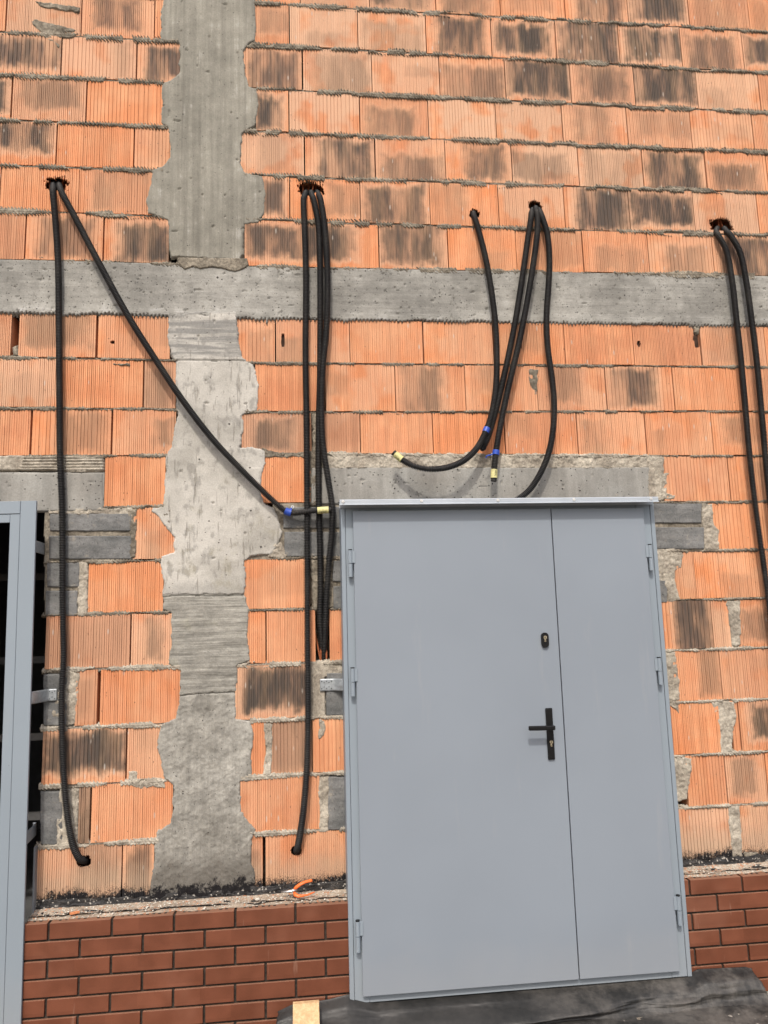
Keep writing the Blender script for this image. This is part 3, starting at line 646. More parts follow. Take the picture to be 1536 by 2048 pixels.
midR = [(490, 1190), (491, 1150), (490, 1122), (500, 1113), (544, 1110), (558, 1088), (565, 1064), (561, 1051), (556, 1035), (549, 1016), (531, 1008), (523, 990), (523, 967), (530, 927), (532, 901), (506, 892), (481, 894), (484, 880), (489, 861), (485, 832), (507, 824), (514, 821), (518, 770), (507, 726), (485, 715), (478, 682), (474, 637), (474, 624)]
def midx(X, Z, d):
    xa = np.where(Z > 2.0, ux(352, 2.2), ux(345, 1.5)); xb = np.where(Z > 2.0, ux(478, 2.2), ux(492, 1.5)) + np.where(Z < 1.95, .07, 0)
    s = np.minimum(X - xa, xb - X) + .006 * fbm(X, Z, 12, 3, 3)
    z1 = xz(420, 722)[1]; step = .0025 * sstep(-.002, .003, Z - z1 + .002 * fbm(X, Z, 25, 5, 2))
    crack = -.007 * (np.abs(Z - z1 + .004 * fbm(X, Z, 14, 8, 3)) < .003)
    return .0025 * sstep(-.01, .006, s) + step + crack - .007 * sstep(.945, .965, vn(X * 26, Z * 26, 25))
patch('concrete_column', midL + midR, CP, .005, .0022, 22, .005, .0075, 30, .0048, 15, extra=midx)
brdL = [(325, 1186), (325, 1218), (342, 1227), (342, 1293), (335, 1328), (359, 1342), (359, 1375), (357, 1392)]
brdR = [(473, 1384), (475, 1363), (474, 1333), (502, 1321), (495, 1277), (499, 1220), (493, 1205), (491, 1186)]
patch('concrete_column', brdL + brdR, CB, .005, .003, 40, .005, .007, 30, .0045, 25, extra=lambda X, Z, d: .0014 * fbm(X * .06, Z, 90, 3, 2) - .006 * (np.abs(Z - xz(420, 1191)[1] + .004 * fbm(X, Z, 12, 8, 3)) < .0025))
ftL = [(358, 1386), (357, 1410), (351, 1436), (321, 1446), (314, 1495), (321, 1537), (329, 1561), (347, 1572), (342, 1598), (346, 1619), (337, 1647), (314, 1661), (307, 1690), (307, 1720), (300, 1760), (298, 1815)]
ftR = [(514, 1800), (511, 1776), (513, 1748), (503, 1725), (505, 1675), (513, 1659), (484, 1621), (482, 1565), (504, 1561), (504, 1518), (508, 1467), (504, 1441), (472, 1436), (472, 1400), (474, 1378)]
patch('concrete_column', ftL + ftR, CF, .006, .0045, 24, .006, .008, 28, .0045, 35, extra=lambda X, Z, d: -.012 * sstep(.010, .0, np.abs(Z - xz(415, 1386)[1] + .01 * fbm(X, Z, 16, 8, 3))) + .003 * fbm(X, Z, 90, 4, 3))

# lintels
patch('door_lintel', [(622, 934), (1299, 934), (1299, 1009), (622, 1009)], LINT, .0045, .0012, 12, .004, .0012, 20, .0048, 45, extra=lambda X, Z, d: -.006 * sstep(.93, .95, vn(X * 50, Z * 50, 5)))
patch('doorway_lintel', [(-500, 946), (207, 944), (208, 1023), (-500, 1026)], LINT, .0045, .0012, 12, .004, .0012, 20, .006, 47, extra=lambda X, Z, d: -.006 * sstep(.93, .95, vn(X * 50, Z * 50, 15)))
patch('mortar_bed', [(-300, 906), (208, 912), (209, 944), (150, 946), (100, 941), (-300, 946)], MORTL, .006, .007, 18, .006, .004, 30, .004, 49, extra=lambda X, Z, d: .004 * np.sin(Z * 420) * (vn(X * 3, Z * 2, 4) > .4))
gb = MB(); a = at(-500, 1024); b = at(207, 1024); gb.box(OPX0 - .15, b[0], .0, .117, float(a[2]) , float(at(0, 946)[2])); gb.done('lintel_body', LINT, wall)

# grey concrete blocks and the mortar round them
gp = dict(res=.0035, edge=.004, warp=.0018, rough=.0022, fr=45.)
for i, (a, b, c, d) in enumerate([(98, 264, 1026, 1063), (97, 264, 1071, 1119), (93, 160, 1124, 1175), (90, 156, 1181, 1233), (86, 135, 1348, 1452), (80, 126, 1583, 1690),
                                  (566, 700, 1013, 1057), (568, 700, 1063, 1114), (664, 700, 1121, 1164), (666, 700, 1172, 1219), (655, 700, 1553, 1661), (652, 700, 1345, 1432),
                                  (1300, 1404, 1006, 1047), (1302, 1409, 1054, 1099), (1310, 1335, 1160, 1206)]):
    patch('grey_block', [(a, c), (b, c), (b, d), (a, d)], GB, .0035, seed=60 + i, **gp)
mp = dict(h0=.003, rough=.008, fr=34., edge=.005, warp=.007, wf=32., res=.0036)
for i, (pts, mt) in enumerate([
    ([(155, 1122), (178, 1122), (176, 1232), (153, 1234)], MORTL), ([(96, 1017), (268, 1014), (266, 1034), (180, 1030), (96, 1030)], MORTL),
    ([(256, 1018), (274, 1018), (272, 1118), (258, 1118)], MORT), ([(126, 1342), (160, 1345), (152, 1450), (108, 1456), (104, 1420)], MORTL),
    ([(120, 1575), (158, 1578), (156, 1690), (112, 1692), (112, 1640)], MORTL), ([(622, 825), (641, 825), (641, 912), (626, 912)], MORT),
    ([(520, 893), (560, 905), (626, 900), (626, 915), (530, 915)], MORT), ([(616, 908), (640, 905), (645, 1012), (618, 1012)], MORT),
    ([(619, 1118), (668, 1118), (664, 1215), (626, 1220)], MORT), ([(545, 1086), (562, 1084), (578, 1108), (570, 1118), (534, 1116)], MORTL),
    ([(618, 1322), (700, 1322), (700, 1350), (650, 1356), (652, 1436), (618, 1438)], MORTL), ([(526, 1444), (546, 1448), (544, 1552), (524, 1552), (531, 1500)], MORTL),
    ([(636, 1552), (660, 1552), (658, 1664), (638, 1664)], MORTL), ([(1296, 910), (1328, 914), (1326, 990), (1322, 1004), (1294, 1004)], MORTL),
    ([(1322, 944), (1342, 945), (1336, 952), (1334, 985), (1352, 990), (1350, 998), (1322, 1000)], MORTL),
    ([(1403, 1006), (1426, 1006), (1428, 1050), (1438, 1060), (1440, 1102), (1408, 1102)], MORTL),
    ([(1308, 1094), (1370, 1098), (1363, 1135), (1350, 1142), (1352, 1165), (1360, 1200), (1336, 1206), (1328, 1165), (1310, 1160)], MORTL),
    ([(1452, 1200), (1480, 1200), (1484, 1260), (1480, 1292), (1464, 1293), (1458, 1250)], MORTL), ([(1325, 1300), (1352, 1302), (1360, 1365), (1360, 1400), (1340, 1404), (1330, 1380)], MORTL),
    ([(1420, 1402), (1470, 1402), (1472, 1440), (1466, 1470), (1466, 1506), (1440, 1508), (1438, 1455)], MORTL), ([(1340, 1510), (1386, 1516), (1382, 1545), (1376, 1600), (1352, 1606), (1344, 1560)], MORTL),
    ([(1455, 1612), (1480, 1612), (1486, 1720), (1464, 1722)], MORTL), ([(1340, 1398), (1360, 1405), (1358, 1428), (1340, 1412)], MORTL),
    ([(255, 1540), (275, 1542), (276, 1560), (305, 1553), (330, 1558), (331, 1576), (300, 1574), (290, 1580), (256, 1572)], MORTL),
    ([(1058, 738), (1076, 740), (1076, 792), (1068, 790), (1056, 760)], MORT), ([(636, 1432), (652, 1440), (650, 1470), (636, 1480)], MORTL),
    ([(24, 695), (34, 690), (38, 712), (24, 714)], MORT), ([(1386, 652), (1400, 652), (1398, 668), (1390, 664)], MORT),
    ([(207, 726), (262, 726), (262, 734), (240, 732), (225, 730)], MORT), ([(1488, 1704), (1520, 1704), (1512, 1716), (1490, 1718)], MORT),
    ([(320, 1008), (340, 1010), (343, 1050), (332, 1045), (318, 1030), (306, 1022)], MORT),
    ([(160, 60), (70, 38), (60, 42), (90, 75), (118, 96), (122, 90), (100, 72)], MORT), ([(70, 2), (160, 14), (158, 27), (80, 14)], MORT)]):
    kw = dict(mp)
    if i in (33, 34): kw.update(h0=-.001, rough=.010, fr=60.)
    if i in (13,): kw.update(h0=.006)
    if i == 10: kw.update(rough=.004, h0=.001)
    patch('mortar_fill', pts, mt, seed=90 + i, **kw)

for i, pts in enumerate([[(560, 1004), (700, 1004), (700, 1119), (600, 1119), (552, 1112), (545, 1010)], [(88, 1012), (272, 1012), (270, 1122), (178, 1124), (176, 1236), (88, 1236)],
        [(1300, 1000), (1424, 1000), (1424, 1102), (1364, 1104), (1350, 1206), (1310, 1206)], [(480, 1096), (560, 1092), (560, 1124), (480, 1128)], [(620, 1118), (700, 1118), (700, 1216), (624, 1218)],
        [(482, 640), (482, 640)]][:5]):
    patch('mortar_fill', pts, MORT, h0=-.004, rough=.004, fr=30., edge=.004, warp=.002, wf=30., res=.006, seed=130 + i)
patch('mortar_fill', [(636, 910), (1302, 912), (1302, 938), (636, 938)], MORTL, h0=.004, rough=.009, fr=34., edge=.005, warp=.005, wf=30., res=.0036, seed=77)
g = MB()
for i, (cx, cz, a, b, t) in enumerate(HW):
    if 0.001 < a < .012 or i in (8, 9, 10, 11, 12): g.box(cx - a * 1.8, cx + a * 1.8, .013, .016, cz - b * 1.5, cz + b * 1.5)  # dark plates behind the chips, their colour standing in for the hollow's shade
g.done('chip_shade_plate', mat_simple('painted_chip_shade', (.05, .032, .024), .95, 0, .3, 60., .4, .1), wall)

# ------------------------------------------------------------------ clinker plinths
CD = -.125; LZ = -.042
def plinth(name, x0, x1, label, ret=False):
    t = empty(name, ((x0 + x1) / 2, CD, -.56), label, 'wall')
    g = MB(); rr = random.Random(3)
    px0 = xz(348, 1841, CD)[0]
    holes = []
    for r in range(8):
        zt = LZ - .075 * r; zb = zt - .065
        off = px0 + (0 if r % 2 == 0 else .130); n0 = math.floor((x0 - off) / .26) - 1
        x = off + n0 * .26
        while x < x1:
            a = max(x + .005, x0); b = min(x + .255, x1)
            if b - a > .02:
                y = CD + rr.uniform(-.0010, .0010)
                g.box(a, b, y, -.012, zb + rr.uniform(-.0006, .0006), zt, bev=.0022, seg=2)
                if r == 0: holes.append((a, b))
            x += .26
    g.done('clinker_brick', CLK, t)
    g = MB(); g.box(x0 + .004, x1 - .004, CD + .011, -.008, LZ - .6, LZ - .006); g.done('dark_joint', CLM, t)
    # dark solid cells in the top face paint in the perforations' shade, dirt over the back half
    pf = MB(); pf.box(-.006, .006, -.007, .007, -.03, .0006); pf0 = pf.done('perforation_shade', CLM, t); base_ = pf0.location.copy(); first = True
    for a, b in holes:
        n = int((b - a - .03) / .026); s = (b - a - n * .026) / 2
        for i in range(n):
            if rr.random() < .08: continue
            cx = a + s + .013 + i * .026 + rr.uniform(-.002, .002); w = rr.uniform(.005, .0068)
            if cx > 2.75: continue
            o = pf0 if first else pf0.copy()
            if not first: COL.objects.link(o); o.parent = t
            first = False
            o.location = base_ + Vector((cx, CD + .029 + rr.uniform(-.001, .001), LZ)); o.scale = (w / .006, rr.uniform(.8, 1.1), 1)
    # dusty mortar bed on top
    res = .004; nx = int((x1 - x0) / res); ny = int(.118 / res)
    X, Y = np.meshgrid(x0 + .002 + np.arange(nx) * res, np.linspace(-.084 - .004, -.001, ny), indexing='ij')
    Y = Y + np.where(np.arange(ny)[None, :] == 0, 1, 0) * 0
    fr = CD + .034 + .012 * fbm(X, X * 0, 14, 7, 3)
    t01 = np.linspace(0, 1, ny)[None, :]
    Y = fr + (-.001 - fr) * t01
    H = LZ + .0008 + .0075 * sstep(0, .25, t01) + .003 * fbm(X, Y, 40, 3, 4, .6) * sstep(0, .1, t01) + .014 * sstep(.5, 1, t01)
    idx = np.arange(nx * ny).reshape(nx, ny); q = np.stack([idx[:-1, :-1].ravel(), idx[1:, :-1].ravel(), idx[1:, 1:].ravel(), idx[:-1, 1:].ravel()], 1)
    link('dirt_bed', np_mesh('dirt_bed', np.stack([X.ravel(), Y.ravel(), H.ravel()], 1), q), DIRT, t, True)
    return t
XA = float(xz(47, 1851, CD)[0])
plinth('clinker_plinth', XA, .215, 'dark red clinker brick plinth between the open doorway and the grey double door')
plinth('clinker_plinth', 1.695, XR, 'dark red clinker brick plinth to the right of the grey double door')

# bitumen sheet in the angle between wall and plinth
def memb_strip(x0, x1, label, seed):
    res = .006; nx = int((x1 - x0) / res); ny = 26
    X, T = np.meshgrid(x0 + np.arange(nx) * res, np.linspace(0, 1, ny), indexing='ij')
    wv = fbm(X, X * 0, 3, seed, 4); s = T * (.108 + .016 * wv + .006 * fbm(X, X * 0, 30, seed + 9, 2))
    up = .040 + .012 * wv + .007 * fbm(X, X * 0, 22, seed + 8, 2); rad = np.clip((s - up) / .03, 0, 1)
    Z = np.where(s < up, LZ + .012 + (up - s), LZ + .012 - .006 * rad) + .005 * fbm(X, T * .2, 18, seed + 1, 3)
    Y = np.where(s < up, -.004 - .004 * s / up, -.008 - (s - up)) - .007 * np.abs(fbm(X, T * .8, 16, seed + 2, 4))
    Z = Z + .004 * fbm(X, T * 3, 26, seed + 6, 3) + .007 * sstep(.85, 1, T) * (vn(X * 8, X * 0, seed) > .4) + .004 * np.abs(fbm(X, T * .25, 40, seed + 4, 3))
    idx = np.arange(nx * ny).reshape(nx, ny); q = np.stack([idx[:-1, :-1].ravel(), idx[1:, :-1].ravel(), idx[1:, 1:].ravel(), idx[:-1, 1:].ravel()], 1)
    o = link('bitumen_strip', np_mesh('bitumen_strip', np.stack([X.ravel(), Y.ravel(), Z.ravel()], 1), q), BIT, None, True)
    tag(o, label, 'waterproofing strip')
memb_strip(XA + .003, .21, 'crumpled black bitumen strip on the ledge left of the double door', 3)
memb_strip(1.70, XR - .1, 'crumpled black bitumen strip on the ledge right of the double door', 13)

# crumbs of mortar and brick on the ledge
g = MB(); rr = random.Random(12)
for i in range(620):
    left = rr.random() < .62
    x = rr.uniform(XA + .03, .20) if left else rr.uniform(1.72, 2.9)
    y = -.012 - abs(rr.gauss(0, .045)); 
    if y < -.112: continue
    g.rock((x, y, LZ + .010 + .012 * sstep(-.06, 0, y)), rr.choice([.0016, .002, .003, .0042]), i)
tag(g.done('mortar_crumbs', PALEL), 'pale mortar crumbs strewn along the top of the clinker plinths', 'rubble', kind='stuff')
g = MB(); p = at(513, 1790, -.06); g.rock((p[0], -.062, LZ + .019), .009, 3); g.rock((p[0] + .009, -.058, LZ + .02), .007, 5)
tag(g.done('mortar_lump', PALEL), 'white mortar lump lying on the ledge below the concrete column', 'rubble')
g = MB(); p = at(150, 1834, -.07); x = float(p[0])
g.prism([(x - .021, 0), (x - .006, .010), (x + .018, .006), (x + .022, -.004), (x + .002, -.010), (x - .015, -.008)], 0, .007)
for v in g.bm.verts: v.co = Vector((v.co.x, -.078 + v.co.z * .9, LZ + .016 + v.co.y + (v.co.x - x) * .12))
tag(g.done('brick_shard', SHARD), 'orange brick shard lying on the left end of the ledge', 'rubble')

# ------------------------------------------------------------------ ground
g = MB(); b = g.bm; n = 60
GZ = -.545
xs = np.concatenate([np.linspace(-400, -5, 8), np.linspace(-4.6, 5.4, 90), np.linspace(6, 400, 8)]); ysg = np.concatenate([np.linspace(-400, -6, 8), np.linspace(-5.5, -.02, 70)])
X, Y = np.meshgrid(xs, ysg, indexing='ij'); near = (np.abs(X) < 6) & (Y > -6)
Z = GZ + np.where(near, .018 * fbm(X, Y, 2.2, 5, 4) + .006 * fbm(X, Y, 14, 6, 2), 0)
idx = np.arange(X.size).reshape(X.shape); q = np.stack([idx[:-1, :-1].ravel(), idx[1:, :-1].ravel(), idx[1:, 1:].ravel(), idx[:-1, 1:].ravel()], 1)
g.bm.free()
tag(link('ground', np_mesh('ground', np.stack([X.ravel(), Y.ravel(), Z.ravel()], 1), q), GRD, None, True), 'bare soil and gravel at the foot of the wall', None, None, 'structure')
g = MB(); rr = random.Random(4)
for i in range(900):
    x = rr.uniform(-1.5, 3.4); y = rr.uniform(-.9, -.14); g.rock((x, y, GZ + .008), rr.choice([.003, .004, .006, .009]), i)
tag(g.done('gravel', mat_simple('gravel_stone', (.22, .20, .175), .9, 0, .35, 25., .4, .2)), 'loose gravel stones on the ground before the plinth', 'gravel', kind='stuff')


# ------------------------------------------------------------------ steel double door
DY = -.150
dl0, dl1 = xz(681, 1010, DY), xz(700, 2010, DY); dr0, dr1 = xz(1309, 1003, DY), xz(1382, 1952, DY)
DX0 = (dl0[0] + dl1[0]) / 2; DX1 = (dr0[0] + dr1[0]) / 2; DZ0 = (dl1[1] + dr1[1]) / 2; DZ1 = (dl0[1] + dr0[1]) / 2
LY = -.168
def lx(u, v): return xz(u, v, LY)[0]
fx0 = (lx(704, 1022) + lx(728, 1996)) / 2; fx1 = (lx(1288, 1015) + lx(1359, 1941)) / 2; sx = (lx(1101, 1017) + lx(1160, 1957)) / 2
lz1 = (xz(704, 1022, LY)[1] + xz(1288, 1015, LY)[1]) / 2; lz0 = (xz(728, 1996, LY)[1] + xz(1359, 1941, LY)[1]) / 2
door = empty('double_door', ((DX0 + DX1) / 2, DY, DZ0), 'closed grey steel double door with one wide and one narrow leaf', 'door')
g = MB()
iw = .020
g.box(DX0, DX0 + iw, DY, -.002, DZ0, DZ1, bev=.0015); g.box(DX1 - iw, DX1, DY, -.002, DZ0, DZ1, bev=.0015)
g.box(DX0 + iw + .0015, fx0 + .03, DY + .003, -.03, DZ0 + .001, DZ1, bev=.001); g.box(fx1 - .03, DX1 - iw - .0015, DY + .003, -.03, DZ0 + .001, DZ1, bev=.001)
g.box(fx0 + .0305, fx1 - .0305, DY + .005, -.03, lz1 - .03, DZ1, bev=.001); g.box(fx0 + .0305, fx1 - .0305, DY + .004, -.03, DZ0 - .0, lz0 + .03, bev=.001)
g.done('door_frame', PAINTF, door)
def leaf(x0, x1, nm, lab=None):
    g = MB(); g.box(x0, x1, LY, DY - .0035, lz0, lz1, bev=.0022, seg=2); g.box(x0 + .012, x1 - .012, DY - .003, -.10, lz0 + .02, lz1 - .02)
    o = g.done(nm, PAINT, door)
    if lab: o['label'] = lab
    return o
wl = leaf(fx0, sx - .0022, 'door_leaf', 'wide grey leaf with the handle'); nl = leaf(sx + .0022, fx1, 'door_leaf', 'narrow plain grey leaf')
def hinge(u, v, side):
    z = xz(u, v, LY - .01)[1]; xc = (DX0 + iw + fx0) / 2 + .005 if side < 0 else (DX1 - iw + fx1) / 2 - .002
    xc = fx0 - .017 if side < 0 else fx1 + .017
    y = DY - .019; r = .0105; L = .062
    h = MB(); h.cyl((xc, y, z + .002), (xc, y, z + L), r); h.cyl((xc, y, z - L), (xc, y, z - .001), r)
    s = -side
    h.box(min(xc, xc + s * .023), max(xc, xc + s * .023), LY - .004, LY - .0005, z + .003, z + L - .002, bev=.0008)
    h.box(xc - .005, xc + .005, y, DY + .001, z - L + .004, z - .004)
    o = h.done('hinge', PAINTF, door, False)
    c = MB(); c.cyl((xc, y, z + L), (xc, y, z + L + .005), r * .88); c.done('hinge_cap', BLACKP, o)
for v in (1127, 1365, 1876): hinge(700, v, -1)
for v in (1115, 1343, 1826): hinge(1310, v, 1)
# lever handle on its long plate
def rbox(g, x0, x1, y0, y1, z0, z1, r, n=8):
    pts = []
    for cx, cz, a in ((x1 - r, z1 - r, 0), (x0 + r, z1 - r, 90), (x0 + r, z0 + r, 180), (x1 - r, z0 + r, 270)):
        for i in range(n + 1): t = R(a + 90 * i / n); pts.append((cx + r * math.cos(t), cz + r * math.sin(t)))
    g.prism(pts, y0, y1)
hp = at(1099.5, 1467, LY); hx, hz = float(hp[0]), float(hp[2])
g = MB(); g.box(hx - .0165, hx + .0165, LY - .011, LY, hz - .116, hz + .116, bev=.005, seg=3); pl = g.done('handle_plate', BLACKP, wl)
lv = at(1097, 1452, LY); lvx, lvz = hx, float(lv[2])
g = MB(); g.cyl((lvx, LY - .010, lvz), (lvx, LY - .056, lvz), .0105, .0095, 18)
g.box(lvx - .116, lvx + .009, LY - .064, LY - .050, lvz - .0105, lvz + .0105, bev=.005, seg=3, rot=Matrix.Rotation(R(1.2), 4, 'Y'))
g.done('lever', BLACKP, wl)
def eurocyl(x, z, parent):
    g = MB(); g.cyl((x, LY - .009, z + .008), (x, LY - .0145, z + .008), .0082, None, 20); g.box(x - .0042, x + .0042, LY - .0135, LY - .009, z - .013, z + .004, bev=.002, seg=2)
    o = g.done('lock_cylinder', BRASS, parent); k = MB(); k.box(x - .0009, x + .0009, LY - .0152, LY - .0142, z + .003, z + .013); k.cyl((x, LY - .0137, z - .008), (x, LY - .0142, z - .008), .0016, None, 10); k.done('keyhole', BLACKP, o)
cp = at(1099.5, 1487, LY); eurocyl(hx + .001, float(cp[2]), wl)
ep = at(1089, 1280, LY); g = MB(); rbox(g, float(ep[0]) - .0175, float(ep[0]) + .0175, LY - .012, LY, float(ep[2]) - .035, float(ep[2]) + .035, .0173); g.done('lock_escutcheon', BLACKP, wl); eurocyl(float(ep[0]), float(ep[2]) + .004, wl)
# drip hood fixed above
HY = -.222
h0 = xz(679, 999, HY); h1 = xz(1316, 992, HY); HZ = (h0[1] + h1[1]) / 2
g = MB(); hx0, hx1 = h0[0], h1[0]
yb = DY - .002
prof = [(DY - .004, HZ + .004), (HY + .030, HZ + .002), (HY + .004, HZ - .001), (HY, HZ - .006), (HY, HZ - .022), (HY - .006, HZ - .026), (HY - .006, HZ - .0285), (HY + .002, HZ - .0275), (HY + .0025, HZ - .006), (HY + .030, HZ - .001), (DY - .004, HZ + .001)]
A_ = [g.bm.verts.new((hx0, y, z)) for y, z in prof]; B_ = [g.bm.verts.new((hx1, y, z)) for y, z in prof]; n = len(prof)
for i in range(n): g.bm.faces.new((A_[i], B_[i], B_[(i + 1) % n], A_[(i + 1) % n]))
g.bm.faces.new(A_[::-1]); g.bm.faces.new(B_)
g.box(hx0 + .001, hx1 - .001, DY - .004, DY - .001, HZ - .030, HZ + .004)
hood = g.done('drip_hood', HOODM, door)
for u in (686, 843, 996, 1148, 1302):
    x = ux(u, HZ - .011, HY); g = MB(); g.cyl((x, HY, HZ - .013), (x, HY - .0035, HZ - .013), .0082, .006, 16); g.cyl((x, HY - .003, HZ - .013), (x, HY - .0052, HZ - .013), .0035, .003, 12); g.done('screw', WHITEM, hood)
# fixing strap beside the door
def strap(name, parent, x0, x1, y0, y1, z, hh=.024, lab=None):
    g = MB(); nx = 24; res = []
    for i in range(nx + 1):
        t = i / nx; x = x0 + (x1 - x0) * t; y = y0 + (y1 - y0) * sstep(.45, 1., t)
        rib = .0045 * math.exp(-((t - .8) / .14) ** 2)
        res.append([(x, y - (rib if abs(j) <= 1 else 0) - .0008, z + hh * j / 4) for j in range(-4, 5)])
    vs = [[g.bm.verts.new(p) for p in r] for r in res]
    for i in range(nx):
        for j in range(8): g.bm.faces.new((vs[i][j], vs[i + 1][j], vs[i + 1][j + 1], vs[i][j + 1]))
    o = g.done(name, GALV, parent, True)
    if lab: o['label'] = lab
    m = o.modifiers.new('s', 'SOLIDIFY'); m.thickness = .0018
    d = MB(); s = 1 if x1 > x0 else -1
    for a in range(5):
        for bz in (-.017, .017) if a % 2 == 0 else (-.009, .011):
            d.cyl((x0 + s * (.008 + a * .0115), y0 - .0030, z + bz), (x0 + s * (.008 + a * .0115), y0 - .0005, z + bz), .0023, None, 10)
    d.done('screw_hole', BLACKP, o)
    return o
sp = at(640, 1370); strap('fixing_strap', door, float(sp[0]), DX0 + .02, -.008, -.055, float(sp[2]), .0285)

# ------------------------------------------------------------------ frame of the next doorway
FY = -.140
fr_ = (xz(75, 1005, FY)[0] + xz(44, 2048, FY)[0]) / 2; fz1 = xz(40, 1004, FY)[1]; FB = -.50
dwf = empty('door_frame', (fr_ - .5, FY, FB), 'grey steel frame standing in the open dark doorway at the left edge', 'door frame')
a1 = (xz(47, 1030, FY)[0] + xz(19, 1700, FY)[0]) / 2; a2 = (xz(26, 1048, FY)[0] + xz(2, 1600, FY)[0]) / 2
hz1 = xz(20, 1030, FY)[1]; hz2 = xz(15, 1047, FY)[1]
FL = fr_ - 1.02
g = MB()
g.box(a1 + .001, fr_, FY, FY + .014, FB, fz1, bev=.0015); g.box(a2, a1 - .001, FY + .003, FY + .014, FB, hz1, bev=.0015)
g.box(FL, a1 - .0005, FY, FY + .014, hz1 + .001, fz1 - .0005, bev=.0015); g.box(FL + .11, a2 - .0005, FY + .003, FY + .014, hz2, hz1 - .001, bev=.0015)
g.box(FL, FL + .058, FY, FY + .014, FB, hz1 - .001, bev=.0015); g.box(FL + .060, FL + .105, FY + .003, FY + .014, FB, hz1 - .002, bev=.0015)
g.done('frame_profile', PAINTF, dwf)
g = MB(); g.box(FL + .12, OPX1 - .006, -.03, .25, -.46, -.35); g.box(fr_ + .003, OPX1 - .004, -.028, .10, -.35, .235); g.done('threshold', mat_simple('grey_sill', (.20, .21, .22), .6, 0, .1, 4.), dwf)
for v, u0, y0 in ((1102, 97, .045), (1392, 118, -.008), (1660, 66, .05)):
    p = at(u0, v, y0 if y0 > 0 else 0); strap('fixing_strap', dwf, float(p[0]), fr_ - .004, y0, FY + .012, float(p[2]), .027)

tt, tb = xz(75, 1005, FY), xz(44, 2048, FY); tl = (tt[0] - tb[0]) / (tt[1] - tb[1])      # the frame stands a little out of plumb
dwf.rotation_euler.y = math.atan(tl); dwf.location.x += tb[0] - fr_ + tl * (FB - tb[1]) - .005

# ------------------------------------------------------------------ conduits
def spline(P, step=.002):
    P = [np.array(p, float) for p in P]; P = [2 * P[0] - P[1]] + P + [2 * P[-1] - P[-2]]; out = []
    for i in range(1, len(P) - 2):
        p0, p1, p2, p3 = P[i - 1:i + 3]; n = max(4, int(np.linalg.norm(p2 - p1) / .004))
        t = (np.arange(n) / n)[:, None]
        # centripetal-ish: limit tangents
        l = np.linalg.norm(p2 - p1); m1 = (p2 - p0) / max(np.linalg.norm(p1 - p0) + l, 1e-6) * l; m2 = (p3 - p1) / max(np.linalg.norm(p3 - p2) + l, 1e-6) * l
        out.append((2 * t**3 - 3 * t**2 + 1) * p1 + (t**3 - 2 * t**2 + t) * m1 + (-2 * t**3 + 3 * t**2) * p2 + (t**3 - t**2) * m2)
    out.append(P[-2][None, :]); C = np.concatenate(out); s = np.concatenate([[0], np.cumsum(np.linalg.norm(np.diff(C, axis=0), axis=1))])
    return C, s
def tube_mesh(name, C, s, a, b, rad, pitch=.0078, corr=.30, nseg=14, flat=False):
    if flat: S = np.linspace(a, b, max(3, int((b - a) / .004))); rr_ = np.full(len(S), rad)
    else:
        n = int((b - a) / pitch); fr = np.array([0, .10, .5, .60]); S = (a + (np.arange(n)[:, None] + fr[None, :]) * pitch).ravel(); S = np.append(S, b)
        rr_ = np.append(np.tile([rad * (1 - corr), rad, rad, rad * (1 - corr)], n), rad)
    Q = np.stack([np.interp(S, s, C[:, i]) for i in range(3)], 1)
    T = np.gradient(Q, axis=0); T = T + 0; T /= np.maximum(np.linalg.norm(T, axis=1, keepdims=True), 1e-9)
    k = max(3, 9); ker = np.ones(k) / k; T = np.stack([np.convolve(np.pad(T[:, i], k // 2, 'edge'), ker, 'valid') for i in range(3)], 1); T /= np.linalg.norm(T, axis=1, keepdims=True)
    ref = np.array([0.123, -1.0, .05]); U = np.cross(T, ref); nu = np.linalg.norm(U, axis=1, keepdims=True); U = U / np.maximum(nu, 1e-6); W = np.cross(T, U)
    an = np.arange(nseg) / nseg * 2 * PI
    V = Q[:, None, :] + rr_[:, None, None] * (np.cos(an)[None, :, None] * U[:, None, :] + np.sin(an)[None, :, None] * W[:, None, :])
    m = len(S); idx = np.arange(m * nseg).reshape(m, nseg); nx_ = np.roll(idx, -1, 1)
    q = np.stack([idx[:-1].ravel(), nx_[:-1].ravel(), nx_[1:].ravel(), idx[1:].ravel()], 1)
    me = np_mesh(name, V.reshape(-1, 3), q)
    return me, Q, T
CG = 'black corrugated conduits hanging on the wall'
